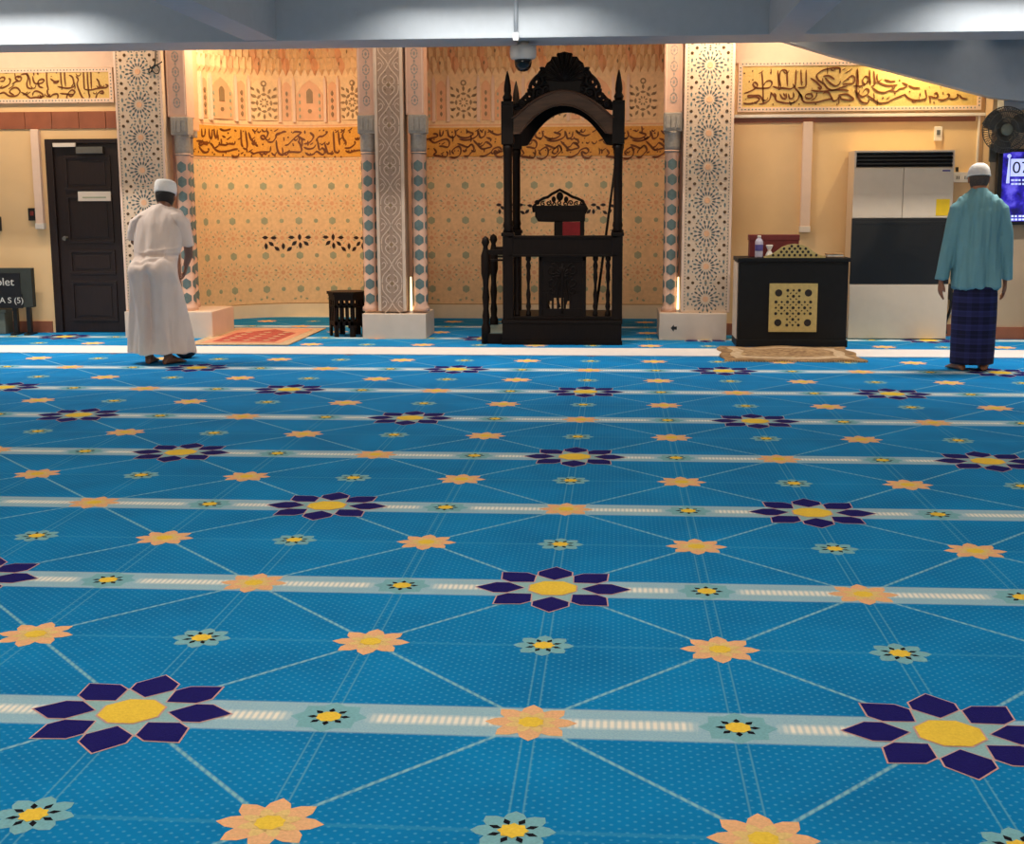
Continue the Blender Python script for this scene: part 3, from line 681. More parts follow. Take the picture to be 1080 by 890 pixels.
# centre
t=thing('carved_pillar','carved arabesque pillar standing between the two wall niches','pillar',(-2.25,13.45,0))
q=mb('arabesque_ground'); q.rbox(-2.40,-2.115,13.24,13.5,.27,ZT,.006)
f=lambda s,z,d=0:V((s,13.24-d,z)); cx=-2.257
q.use('arabesque_relief')
for xx in (-2.40,-2.145): slab(q,f,[(xx,.28),(xx+.03,.28),(xx+.03,3.2),(xx,3.2)],0,.02)
def rib(q,P,w,d):
    P=smoothpath([V((a,b,0)) for a,b in P],4); n=len(P)
    for i in range(n-1):
        t_=(P[i+1]-P[i]).normalized(); nn=V((-t_.y,t_.x,0))*w; q.poly([f(p.x,p.y,d) for p in (P[i]+nn,P[i]-nn,P[i+1]-nn,P[i+1]+nn)])
z=.36
while z<3.2:
    for sx_ in (-1,1):
        rib(q,[(cx+sx_*.10,z-.19),(cx+sx_*.09,z-.12),(cx+sx_*.03,z-.05),(cx,z),(cx-sx_*.03,z+.05),(cx-sx_*.09,z+.12),(cx-sx_*.10,z+.19)],.0055,.008)
        rib(q,[(cx+sx_*.015,z-.10),(cx+sx_*.05,z-.13),(cx+sx_*.06,z-.17),(cx+sx_*.03,z-.19),(cx+sx_*.01,z-.165)],.005,.008)
        rib(q,[(cx+sx_*.015,z+.10),(cx+sx_*.05,z+.13),(cx+sx_*.06,z+.17),(cx+sx_*.03,z+.19),(cx+sx_*.01,z+.165)],.005,.008)
        rib(q,[(cx+sx_*.105,z-.06),(cx+sx_*.07,z-.03),(cx+sx_*.06,z),(cx+sx_*.08,z+.02),(cx+sx_*.1,z)],.005,.008)
        rib(q,[(cx+sx_*.04,z),(cx+sx_*.07,z+.05),(cx+sx_*.105,z+.07)],.004,.008)
    z+=.39
q.use('brown_lattice'); z=.36
while z<3.2:
    for sx_ in (-1,1):
        for dz in (-.14,-.07,.06,.15): slab(q,f,lozenge(cx+sx_*.035,z+dz,.014,.007,1.0*sx_),0,.004)
    slab(q,f,rp(cx,z+.195,.018,6),0,.004); z+=.39
obj('carved_panel',q,t)
ring_strip(t,-2.58,-2.40,13.3); ring_strip(t,-2.10,-1.915,13.3); colonnette(t,-2.495,13.36); colonnette(t,-1.985,13.36)
part('core',t,'pink_plaster',lambda q:q.box(-2.42,-2.22,13.45,YB,.27,ZT))
part('plinth',t,'marble',lambda q:(q.rbox(-2.56,-1.91,13.18,13.8,0,.255,.012)))
glow_strip('bright_sliver','slim glowing strip standing in for a bright sliver on the plinth of the carved centre pillar',-2.075,13.30,.256,.62)
glow_strip('bright_sliver','slim glowing strip standing in for a bright sliver on the plinth of the pillar right of pulpit',.617,13.30,.272,.62)
# cable knot high on the left pillar
t=thing('hanging_cable','small knotted black cable hanging high on the left tiled pillar','cable',at(164,62,Y=13.19))
q=mb('black_plastic'); 
def pxs(l,Y): return [at(a,b,Y=Y) for a,b in l]
q.tube(smoothpath(pxs([(164,52),(164,58),(163.5,66),(160,74),(157,77),(158,72),(165,69),(171,65)],13.195)),.006,8)
q.tube(smoothpath(pxs([(158,70),(163,77),(167,77),(168,72),(164,68),(160,72)],13.19)),.005,8); obj('cord',q,t)
# ================================================================== LEFT SIDE: door, boxes, board
q=mb('door_wood'); q.rbox(-5.905,-5.215,WY+.02,WY+.07,.005,1.985,.004)
d=struct(obj('door_1',q,loc=(-5.55,WY,0)))
q=mb('door_wood'); q.rbox(-5.985,-5.905,WY-.02,WY+.1,0,2.03,.006); q.rbox(-5.215,-5.17,WY-.02,WY+.1,0,2.03,.006); q.rbox(-5.905,-5.215,WY-.02,WY+.1,1.985,2.03,.006); obj('door_frame',q,d)
for z0,z1 in ((.12,.55),(.62,.88),(.95,1.45),(1.5,1.86)):
    q=mb('door_wood'); a,b=-5.80,-5.30
    for x0,x1,y0,y1 in ((a,b,z0,z0+.03),(a,b,z1-.03,z1),(a,a+.03,z0+.03,z1-.03),(b-.03,b,z0+.03,z1-.03)): q.rbox(x0,x1,WY+.004,WY+.022,y0,y1,.005)
    q.rbox(a+.06,b-.06,WY+.01,WY+.022,z0+.06,z1-.06,.008)
    obj('door_panel',q,d)
q=mb('grey_metal'); q.lathe([(.022,0),(.022,.01),(.008,.015),(.008,.04),(.026,.05),(.02,.075)],-5.82,WY+.02,1.0,axis='y'); obj('door_handle',q,d)
q=mb('white_plastic'); p0=at(82,202,Y=WY); p1=at(117,212,Y=WY); q.rbox(p0.x,p1.x,WY-.003,WY+.02,p1.z,p0.z,.003); q.use('sage_tile'); q.box(p0.x+.05,p1.x-.05,WY-.005,WY-.003,p1.z+.03,p1.z+.045); obj('door_sign',q,d)
q=mb('grey_metal'); p0=at(81.5,155,Y=WY); p1=at(110,162,Y=WY); q.rbox(p0.x,p1.x,WY-.05,WY+.02,p1.z,p0.z,.008); q.use('white_plastic'); a=at(57,151,Y=WY); b=at(81,155,Y=WY); q.rbox(a.x,b.x,WY-.04,WY-.02,b.z,a.z,.004); obj('door_closer',q,d)
def trunk(label,x0,x1,z0,z1,loc):
    t=thing('cable_trunking',label,'cable trunking',loc); q=mb('pale_plaster'); q.rbox(x0,x1,WY-.06,WY,z0+.05,z1,.006); obj('cover',q,t)
    q=mb('white_plastic'); q.rbox(x0-.006,x1+.006,WY-.066,WY,z0,z0+.06,.006); obj('end_cap',q,t)
trunk('pale cable trunking running down the wall left of the dark door',-6.115,-6.03,1.10,2.13,(-6.07,WY,1.1))
trunk('white cable trunking running down the wall above the black cabinet',1.845,1.94,1.05,2.14,(1.9,WY,1.05))
def sw(name,label,px,py,w,h,k,k2,loc=None):
    p=at(px,py,Y=WY); t=thing(name,label,'wall switch',(p.x,WY,p.z)); q=mb(k); q.rbox(p.x-w/2,p.x+w/2,WY-.03,WY,p.z-h/2,p.z+h/2,.005); obj('housing',q,t)
    q=mb(k2); q.rbox(p.x-w*.22,p.x+w*.22,WY-.036,WY-.028,p.z-h*.1,p.z+h*.25,.003); obj('button',q,t)
sw('access_switch','small black switch box beside the pale trunking left of the door',35,226,.085,.13,'black_plastic','maroon_box')
sw('access_switch','small black switch box at the left edge of the wall',-1,236,.06,.15,'black_plastic','grey_metal')
sw('wall_sensor','small white plate high on the wall above the air conditioner',989,141,.075,.14,'white_plastic','grey_metal')
t=thing('wall_socket','white double socket box on wall behind the man in blue','wall socket',(3.44,WY,1.58))
p=at(1013,187,Y=WY); q=mb('white_plastic'); q.rbox(p.x-.09,p.x+.075,WY-.045,WY,p.z-.05,p.z+.05,.006); obj('box',q,t)
for dx in (-.05,.03): part('socket',t,'black_plastic',lambda q:[q.box(p.x+dx+a,p.x+dx+a+.008,WY-.047,WY-.044,p.z-.02,p.z+.012) for a in (0,.02)])
q=mb('black_plastic'); q.rbox(p.x-.055,p.x-.03,WY-.03,WY,p.z+.055,p.z+.1,.005); obj('plug',q,t)
# dark notice board on feet
t=thing('notice_board','dark green standing board with white lettering at left edge','notice board',(-6.6,13.5,.0))
q=mb('board_green'); q.rbox(-7.1,-6.10,13.42,13.5,.29,.70,.008); obj('panel',q,t)
a=at(0,293,Y=13.41); b=at(22,314,Y=13.41); c=at(24,321,Y=13.41)
q=mb('board_black'); q.box(-6.9,b.x,13.408,13.42,at(0,318,Y=13.41).z,at(0,288,Y=13.41).z); q.box(-6.9,c.x,13.406,13.42,at(0,325,Y=13.41).z,at(0,310,Y=13.41).z); obj('dark_plate',q,t)
for px in (17,31): 
    p=at(px,330,Y=13.46); part('leg',t,'black_plastic',lambda q:(q.rbox(p.x-.022,p.x+.022,13.43,13.48,.0,.30,.004),q.rbox(p.x-.03,p.x+.03,13.36,13.56,0,.02,.004)))
def text(body,x,y,z,size,k,parent,name,wid=None,depth=.002):
    cu=bpy.data.curves.new(name,'FONT'); cu.body=body; cu.size=size; cu.extrude=depth; o=bpy.data.objects.new(name,cu); C.objects.link(o)
    dg=bpy.context.evaluated_depsgraph_get(); me=bpy.data.meshes.new_from_object(o.evaluated_get(dg)); bpy.data.objects.remove(o)
    xs=[v.co.x for v in me.vertices]; s=(wid/(max(xs)-min(xs))) if wid else 1
    base=BASE[parent.name]; x0=min(xs)
    for v in me.vertices: a_,b_,c_=v.co; v.co=V((x+(a_-x0)*s,y-c_,z+b_))-base
    me.materials.clear(); me.materials.append(M[k])
    o=bpy.data.objects.new(name,me); C.objects.link(o); o.parent=parent; BASE[o.name]=base; return o
p0=at(-4,301,Y=13.405); p1=at(15,301,Y=13.405); text('olet',p0.x,13.404,p0.z,.115,'chalk',t,'lettering',p1.x-p0.x)
p0=at(-8,319.5,Y=13.402); p1=at(24.5,319.5,Y=13.402); text('& A S (5)',p0.x,13.402,p0.z,.085,'chalk',t,'lettering',p1.x-p0.x)
t=thing('storage_box','low grey green box on carpet under the dark notice board','box',(-6.75,13.5,0)); 
q=mb('bin_grey'); q.rbox(-7.1,-6.45,13.49,13.68,0,.23,.012); obj('body',q,t); q=mb('bin_grey'); q.rbox(-7.12,-6.43,13.485,13.685,.23,.262,.008); obj('lid',q,t)
# ================================================================== CCTV dome on the beam
t=thing('dome_camera','white security dome camera hanging below the ceiling beam','camera',(-.87,12.3,2.79))
q=mb('white_plastic'); q.lathe([(.05,2.796),(.05,2.76),(.115,2.755),(.122,2.70),(.118,2.66),(.105,2.64),(.075,2.635)],-.86,12.3,n=28); obj('housing',q,t)
q=mb('glass_dark'); q.lathe([(.078,2.637),(.08,2.61),(.07,2.57),(.045,2.54),(.01,2.53)],-.86,12.3,n=28); obj('dome',q,t)
t=thing('conduit_pipe','thin pale conduit running down the beam above the dome camera','pipe',(-.9,11.98,2.8))
p=at(544,20,Y=11.98); q=mb('beam_paint'); q.tube([(p.x,11.982,ZT),(p.x,11.982,2.82)],.018,12); obj('pipe',q,t); q=mb('cool_white'); q.rbox(p.x-.025,p.x+.025,11.95,12.0,2.765,2.83,.008); obj('end_box',q,t)
# ================================================================== PULPIT
XA,XB=-1.04,.008; YF,YR=12.7,13.83
t=thing('pulpit','tall dark carved wooden pulpit with arched canopy before the flat niche','pulpit',(-.52,13.25,0))
part('platform',t,'ebony',lambda q:(q.rbox(-1.095,.055,12.69,13.90,0,.205,.008),q.rbox(-1.105,.062,12.68,13.91,.205,.24,.008),q.rbox(-1.105,.062,12.68,12.72,0,.04,.005)))
def post(x,y,zt,w=.05):
    q=mb('ebony'); q.rbox(x-w,x+w,y-w,y+w,.24,1.06,.008); q.rbox(x-w-.012,x+w+.012,y-w-.012,y+w+.012,1.04,1.075,.008)
    q.lathe([(w*1.05,1.075),(w*.8,1.11),(w*1.0,1.14),(w*.82,1.18),(w*.82,1.82),(w*1.0,1.86),(w*.9,1.9)],x,y,n=16)
    q.rbox(x-w*1.15,x+w*1.15,y-w*1.1,y+w*1.1,1.9,zt,.006); 
    o=obj('post',q,t)
    q=mb('ebony'); q.rbox(x-w*1.15,x+w*1.15,y-w*1.15,y+w*1.15,zt,zt+.03,.006)
    q.lathe([(w*.75,zt+.03),(w*.95,zt+.07),(w*.6,zt+.10),(w*.7,zt+.13),(w*.62,zt+.18),(w*.35,zt+.26),(.004,zt+.31)],x,y,n=14); obj('finial',q,o)
for x in (XA,XB):
    for y in (YF+.05,YR): post(x,y,2.27)
# rails front/back/side
q=mb('ebony'); q.rbox(XA,XB,YF+.01,YF+.09,.86,1.03,.008); q.rbox(XA-.0,XB,YF-.0,YF+.10,1.02,1.045,.006); q.rbox(XA,XB,YF+.0,YF+.1,.845,.868,.006)
obj('front_rail',q,t)
part('side_rail',t,'ebony',lambda q:q.rbox(XB-.035,XB+.035,YF+.05,YR,.90,1.03,.008))
part('base_rail',t,'ebony',lambda q:(q.rbox(XA,XB,YF+.02,YF+.08,.24,.275,.006),))
def turned(x,y,z0,z1,r=.022,name='baluster',par=None):
    h=z1-z0; q=mb('ebony'); pr=[(r*1.2,0),(r*1.2,.06),(r*.7,.09),(r*1.15,.16),(r*.75,.24),(r*1.0,.36),(r*.6,.46),(r*.6,.54),(r*1.0,.64),(r*.75,.76),(r*1.15,.84),(r*.7,.91),(r*1.2,.94),(r*1.2,1)]
    q.lathe([(a,z0+b*h) for a,b in pr],x,y,n=14); return obj(name,q,par or t)
for x in (-.955,-.845,-.2,-.08): turned(x,YF+.05,.275,.85)
for y in (12.95,13.15,13.35,13.55): turned(XB,y,.24,.9)
# carved centre panel with pierced leaf openings
q=mb('ebony'); pz0,pz1,pxa,pxb=.275,.85,-.745,-.29
cxp=(pxa+pxb)/2
q.rbox(pxa,pxa+.035,YF+.02,YF+.08,pz0,pz1,.006); q.rbox(pxb-.035,pxb,YF+.02,YF+.08,pz0,pz1,.006); q.rbox(pxa,pxb,YF+.02,YF+.08,pz1-.05,pz1,.006)
# pierced field: solid upper part, vertical leaves with gaps in the lower part
q.rbox(pxa+.03,pxb-.03,YF+.035,YF+.065,.50,pz1-.04,.004); q.rbox(pxa+.03,pxb-.03,YF+.035,YF+.065,pz0,.345,.004)
xs=[pxa+.03,-.66,-.62,-.60,-.57,-.548,-.505,-.482,-.45,-.42,pxb-.03]
for i,(a,b) in enumerate(zip(xs,xs[1:])):
    if i in (1,3,5,7,): continue
    if i==9: q.rbox(a,b,YF+.035,YF+.065,.345,.50,.003); continue
    q.rbox(a,b,YF+.035,YF+.065,.345,.50,.003)
for i,(a,b) in enumerate(zip(xs,xs[1:])):
    if i in (1,3,5,7): q.rbox(a,b,YF+.035,YF+.065,.42 if i in (1,7) else .45,.50,.002)
def spiral(cx,cz,r0,turns,y,a0=0,sg=1,n=22): return [(cx+sg*r0*(1-.8*k/n)*math.cos(a0+2*PI*turns*k/n),y,cz+r0*(1-.8*k/n)*math.sin(a0+2*PI*turns*k/n)) for k in range(n+1)]
for sg in (-1,1):
    for zz,rr in ((.6,.055),(.72,.06),(.52,.04)): q.tube(spiral(cxp+sg*.1,zz,rr,1.4,YF+.032,PI/2,sg),.009,6)
    q.tube(smoothpath([(cxp+sg*.02,YF+.032,.36),(cxp+sg*.05,YF+.03,.46),(cxp+sg*.03,YF+.03,.6),(cxp+sg*.08,YF+.03,.66)]),.010,6)
q.tube(smoothpath([(cxp,YF+.03,.3),(cxp,YF+.028,.5),(cxp,YF+.03,.78)]),.012,6)
for k in range(9):
    a=PI*k/8; q.tube([(cxp,YF+.03,.66),(cxp+.07*math.cos(a),YF+.028,.66+.09*math.sin(a))],[.006,.013],6)
obj('carved_panel',q,t)
# side stair with two newels
q=mb('ebony'); q.rbox(-1.30,-1.095,12.74,13.70,0,.10,.008); q.use('teal_inlay'); q.rbox(-1.29,-1.1,12.76,13.68,.10,.108,.003); obj('step',q,t)
for y in (12.78,13.62):
    q=mb('ebony'); x=-1.262; q.lathe([(.045,0),(.045,.16),(.03,.2),(.036,.27),(.026,.34),(.036,.45),(.026,.55),(.03,.62),(.045,.68),(.045,.85),(.03,.9),(.022,.94),(.04,.98),(.03,1.02),(.005,1.04)],x,y,n=16); nw=obj('newel_post',q,t)
    q=mb('ebony'); q.rbox(x,XA-.04,y-.02,y+.02,.86,.91,.006); q.rbox(x,XA-.04,y-.018,y+.018,.80,.82,.004); obj('handrail',q,nw)
# arched canopy: front and rear arch boards with the intrados between
def canopy_arch(y0,y1,k,name,zb_=2.0):
    xl,xr=XA+.04,XB-.04; c=(xl+xr)/2; hw=(xr-xl)/2
    outer=[];inner=[]
    for i in range(25):
        u=-1+2*i/24; x=c+u*hw
        zo=2.115+.27*max(0,(1-abs(u)**1.9)); zi=zb_+(2.262-zb_)*max(0,1-(abs(u)/.84)**2.1)
        outer.append((x,max(zo,2.14))); inner.append((x,zi))
    q=mb(k); n=len(outer); b=len(q.v)
    for y in (y0,y1): q.v+=[(x,y,z) for x,z in outer]+[(x,y,z) for x,z in inner]
    o=2*n
    for i in range(n-1):
        q.face([b+i,b+n+i,b+n+i+1,b+i+1]); q.face([b+o+i+1,b+o+n+i+1,b+o+n+i,b+o+i])
        q.face([b+i,b+i+1,b+o+i+1,b+o+i]); q.face([b+n+i+1,b+n+i,b+o+n+i,b+o+n+i+1])
    q.face([b,b+o,b+o+n,b+n]); q.face([b+n-1,b+n+n-1,b+o+n+n-1,b+o+n-1])
    return obj(name,q,t),outer,inner
ar,outer,inner=canopy_arch(YF+.01,YF+.08,'arch_wood','front_arch')
q=mb('arch_wood'); q.tube([(x,YF+.005,z+.004) for x,z in outer],.012,8); q.tube([(x,YF+.005,z) for x,z in inner],.009,8); obj('moulding',q,ar)
canopy_arch(YR-.05,YR+.03,'ebony','rear_arch',1.93)
q=mb('ebony')
for (x0,z0),(x1,z1) in zip(outer[2:-2],outer[3:-1]):
    q.poly([(x0,YF+.08,z0-.03),(x1,YF+.08,z1-.03),(x1,YR-.05,z1-.03),(x0,YR-.05,z0-.03)]); q.poly([(x0,YF+.08,z0),(x0,YR-.05,z0),(x1,YR-.05,z1),(x1,YF+.08,z1)])
obj('vault',q,t)
for x_ in (XA,XB): part('side_beam',t,'ebony',lambda q:q.rbox(x_-.03,x_+.03,YF+.08,YR,2.05,2.2,.006))
# crest: pierced scrolls and a shell
Z7=lambda x,y:(lambda p:(p.x,p.z))(at(500+x/5.237,40+y/5.237,Y=YF+.04))
q=mb('ebony')
crest=[Z7(*p) for p in [(300,410),(292,330),(308,318),(312,288),(322,262),(334,236),(350,232),(368,208),(388,196),(392,162),(402,140),(422,126),(432,104),(458,104),(472,84),(500,76),(528,84),(545,104),(570,104),(582,124),(604,140),(610,165),(628,196),(652,208),(672,236),(686,252),(688,286),(704,308),(728,332),(752,352),(776,374),(776,392),(700,380),(640,352),(580,322),(505,316),(440,352),(370,396)]]
# shell body (solid) in the middle
shell=[Z7(*p) for p in [(420,330),(412,250),(396,200),(392,162),(402,140),(422,126),(432,104),(458,104),(472,84),(500,76),(528,84),(545,104),(570,104),(582,124),(604,140),(610,165),(606,205),(590,250),(582,325),(505,318)]]
q.prism(shell,YF+.02,YF+.07)
c0=Z7(500,240)
for k in range(11):
    a=PI*(-.05+1.1*k/10); e_=Z7(500+98*math.cos(a),205-118*math.sin(a))
    q.tube([(c0[0],YF+.015,c0[1]),((c0[0]+e_[0])/2,YF+.0,(c0[1]+e_[1])/2),(e_[0],YF+.02,e_[1])],[.006,.012,.017],8); q.ball((e_[0],YF+.04,e_[1]),.02,.03,.02,10,6)
for sg in (-1,1):
    mx=lambda x:500+sg*(x-500)
    bk=[Z7(mx(x),y) for x,y in ((560,322),(560,200),(598,172),(642,214),(664,275),(690,325),(735,362),(785,388),(700,382),(640,352))]; q.prism(bk if sg>0 else bk[::-1],YF+.045,YF+.06)
    def sp(x,y,r,a0,tn=1.35,w=.019): 
        p=Z7(mx(x),y); q.tube(spiral(p[0],p[1],r,tn,YF+.04,a0,sg),w,8)
    sp(650,240,.062,PI/2); sp(622,196,.045,1.0); sp(640,300,.055,-.5); sp(695,320,.05,1.2); sp(600,285,.05,2.4); sp(735,365,.035,.6); sp(665,345,.03,2)
    def pt(l,w=.019): q.tube(smoothpath([(Z7(mx(x),y)[0],YF+.045,Z7(mx(x),y)[1]) for x,y in l]),w,8)
    pt([(600,200),(640,205),(668,228),(688,260),(692,295),(712,318),(745,350),(790,385)],.018); pt([(590,320),(640,345),(700,378),(780,392)],.016); pt([(600,240),(630,265),(660,280),(690,290)],.014); pt([(585,260),(610,300),(650,330),(700,350),(760,378)],.014)
    for x,y in ((640,205),(672,236),(690,268),(708,312),(735,342),(765,368)): p=Z7(mx(x),y); q.ball((p[0],YF+.04,p[1]),.02,.025,.02,8,6)
q.tube([(Z7(430,335)[0],YF+.05,Z7(430,335)[1]),(Z7(505,312)[0],YF+.05,Z7(505,312)[1]),(Z7(580,325)[0],YF+.05,Z7(580,325)[1])],.018,8)
obj('crest',q,t)
# armchair on the platform
CY=13.35
t=thing('armchair','dark carved chair with red upholstery standing on the pulpit platform','chair',(-.55,CY,.24))
Z8=lambda x,y,Y=CY:(lambda p:(p.x,p.z))(at(500+x/4.942,190+y/4.942,Y=Y))
q=mb('ebony'); cr=[Z8(*p) for p in [(312,168),(308,140),(330,115),(360,95),(385,88),(405,72),(425,62),(447,50),(468,62),(488,72),(510,86),(540,96),(565,108),(588,150),(580,170),(560,165)]]
# pierced crest: border tubes and fillings
q.tube([(x,CY,z) for x,z in cr],.014,8)
for i in range(9): 
    x=330+i*29; p=Z8(x,118-abs(0)+ (6 if i%2 else 0)); q.tube(spiral(p[0],p[1],.026,1.2,CY,i,1 if i%2 else -1,14),.008,6)
p=Z8(447,85); q.ball((p[0],CY,p[1]),.035,.02,.045,10,8)
for x in (415,480): p=Z8(x,100); q.ball((p[0],CY,p[1]),.022,.015,.03,10,8)
obj('crest',q,t)
q=mb('ebony'); a=Z8(312,132); b=Z8(585,215); q.rbox(a[0],b[0],CY-.02,CY+.02,Z8(0,165)[1],a[1],.012); q.prism([Z8(*p) for p in [(318,160),(580,160),(578,215),(410,218),(335,216),(318,190)]],CY-.02,CY+.025); obj('top_rail',q,t)
q=mb('ebony'); 
for x0,x1 in ((418,462),(553,576)): q.rbox(Z8(x0,0)[0],Z8(x1,0)[0],CY-.02,CY+.02,.62,Z8(0,210)[1],.006)
obj('back_frame',q,t)
q=mb('red_velvet'); q.rbox(Z8(462,0)[0],Z8(555,0)[0],CY-.03,CY+.01,.72,Z8(0,218)[1],.012); obj('backrest',q,t)
q=mb('red_velvet'); q.rbox(-.71,-.35,CY-.36,CY+.0,.66,.74,.02); obj('seat',q,t)
q=mb('ebony'); q.rbox(-.72,-.34,CY-.37,CY+.01,.60,.665,.008); obj('seat_frame',q,t)
for x in (-.69,-.37):
    for y in (CY-.33,CY-.02): turned(x,y,.24,.61,.024,'leg',t)
# leaning staff
t=thing('staff','thin dark wooden staff leaning inside the pulpit against its right post','staff',at(628,335,Y=13.3))
q=mb('ebony'); a=at(650,166,Y=13.0); b=at(628,328,Y=13.25); b.z=.245; q.tube([b,b.lerp(a,.5),a],[.014,.013,.012],10); obj('shaft',q,t); q=mb('ebony'); q.ball(a,.02,.02,.03,10,8); obj('knob',q,t)
# ================================================================== STOOL TABLE
hx,hy,hr=-2.775,13.48,.19
t=thing('side_table','small black hexagonal wooden table with slotted sides by centre pillar','side table',(hx,hy,0))
hexp=lambda r:[(hx+r*math.cos(PI/3*k),hy+r*math.sin(PI/3*k)) for k in range(6)]
q=mb('ebony'); q.zprism(hexp(hr+.02),.435,.462); q.zprism(hexp(hr+.005),.415,.435); obj('top',q,t)
HP=hexp(hr)
for k in range(6):
    a=V((*HP[k],0)); b=V((*HP[(k+1)%6],0)); tdir=(b-a).normalized(); nrm=V((tdir.y,-tdir.x,0)); Lw=(b-a).length; q=mb('ebony')
    def pbox(s0,s1,z0,z1,th=.016):
        o_=[a+tdir*s0,a+tdir*s1]; P=[o_[0]+nrm*.0,o_[1]+nrm*.0,o_[1]-nrm*th,o_[0]-nrm*th]; q.zprism([(p.x,p.y) for p in P],z0,z1)
    pbox(0,Lw,.375,.415); pbox(0,Lw,.30,.325); 
    for f_,w_ in ((0,.15),(.29,.13),(.58,.13),(.85,.15)): pbox(Lw*f_,Lw*(f_+w_),.12,.375)
    pbox(0,Lw,.12,.16); pbox(0,Lw*.2,.0,.12); pbox(Lw*.8,Lw,.0,.12); pbox(Lw*.2,Lw*.28,.09,.12); pbox(Lw*.72,Lw*.8,.09,.12)
    obj('side_panel',q,t)
# ================================================================== RUGS
t=thing('prayer_rug','red and cream prayer rug lying before the curved niche','rug',(-3.67,13.4,0))
q=mb('rug_cream'); q.rbox(-4.17,-3.16,12.5,14.2,.001,.012,.004); obj('border',q,t)
q=mb('rug_pink'); q.box(-4.06,-3.27,12.62,14.08,.012,.0135); obj('band',q,t)
q=mb('rug_red'); q.zprism([(-3.98,12.72),(-3.35,12.72),(-3.35,13.6),(-3.5,13.75),(-3.665,13.98),(-3.83,13.75),(-3.98,13.6)],.0135,.015)
q.use('rug_cream'); 
for k in range(5):
    for dx in (-.2,0,.2): ngon(q,-3.665+dx,12.85+.2*k,.05,8,.0155,0,star=.03)
obj('field',q,t)
t=thing('fringed_rug','brown patterned rug lying on the carpet in front of the black cabinet','rug',(1.55,12,0))
q=mb('rug_brown'); rng=[]
nx,ny=24,16
def rugz(x,y): return .012+.006*math.sin(x*9+y*3)+.01*max(0,1-abs(y-12.07)/.45)
vs=[[(.96+1.16*i/nx+.02*math.sin(j*.9)+(.03*(1-j/ny))*(1 if i>nx/2 else -1),11.42+1.12*j/ny+.02*math.sin(i*.7)) for i in range(nx+1)] for j in range(ny+1)]
for j in range(ny):
    for i in range(nx):
        edge=i<2 or i>=nx-2 or j<2 or j>=ny-2; q.use('rug_brown' if edge else ('rug_tan' if (3<i<nx-4 and 3<j<ny-3) else 'rug_cream'))
        q.poly([(x,y,rugz(x,y)) for x,y in (vs[j][i],vs[j][i+1],vs[j+1][i+1],vs[j+1][i])])
b=[vs[0][i] for i in range(nx+1)]+[vs[j][nx] for j in range(1,ny+1)]+[vs[ny][i] for i in range(nx-1,-1,-1)]+[vs[j][0] for j in range(ny-1,0,-1)]
q.use('rug_brown')
for p0,p1 in zip(b,b[1:]+b[:1]): q.poly([(p0[0],p0[1],.001),(p1[0],p1[1],.001),(p1[0],p1[1],rugz(*p1)),(p0[0],p0[1],rugz(*p0))])
obj('rug_pile',q,t)
q=mb('rug_cream')
for k in range(56): 
    x=.94+1.19*k/55; q.tube([(x,11.425,.01),(x+rnd.uniform(-.008,.008),11.38,.004)],.004,4)
fr=obj('fringe',q,t)
# ================================================================== BLACK CABINET
KX0,KX1,KY0,KY1=1.15,2.165,12.6,13.08
t=thing('black_cabinet','black cabinet with gold lattice emblem on its front standing behind rug','cabinet',(1.66,12.85,0))
part('body',t,'black_box',lambda q:(q.rbox(KX0,KX1,KY0,KY1,.015,.80,.008),q.rbox(KX0-.012,KX1+.012,KY0-.012,KY1,.0,.07,.006)))
part('top',t,'black_box',lambda q:q.rbox(KX0-.015,KX1+.015,KY0-.015,KY1+.01,.80,.838,.008))
part('side_panel',t,'marble',lambda q:q.rbox(KX0-.012,KX0-.002,KY0+.06,KY1-.02,.07,.79,.003))
def lattice_dots(q,f,cx,cz,pts,k='dark_recess'):
    q.use(k)
    for x,z,r,n_ in pts: slab(q,f,rp(cx+x,cz+z,r,n_),0,.003)
q=mb('gold_lattice'); ex0,ex1,ez0,ez1=1.437,1.885,.144,.60; yy=KY0-.014; q.rbox(ex0,ex1,yy,KY0,ez0,ez1,.004)
fg=lambda s,z,d=0:V((s,yy-d,z)); cx,cz=(ex0+ex1)/2,(ez0+ez1)/2
pts=[]
for sx_ in (-1,1):
    for sz_ in (-1,1): pts.append((sx_*.138,sz_*.14,.034,12))
for i in range(-3,4):
    for j in range(-3,4):
        if abs(i)>=2 and abs(j)>=2: continue
        pts.append((i*.0535,j*.0545,.0155 if (i+j)%2==0 else .0125,6 if (i+j)%2==0 else 4))
lattice_dots(q,fg,cx,cz,pts)
for a,b in ((.028,.003),): 
    q.use('dark_recess')
    for i in (-3,-2,-1,1,2,3):
        for j in (-3,-2,-1,0,1,2):
            if abs(i)>=2 and (abs(j)>=2 or abs(j+1)>=2): continue
            slab(q,fg,lozenge(cx+(i-.5*(1 if i>0 else -1))*.0535,cz+(j+.5)*.0545,.011,.0055,.785*(1 if (i+j)%2 else -1)),0,.003)
obj('emblem',q,t)
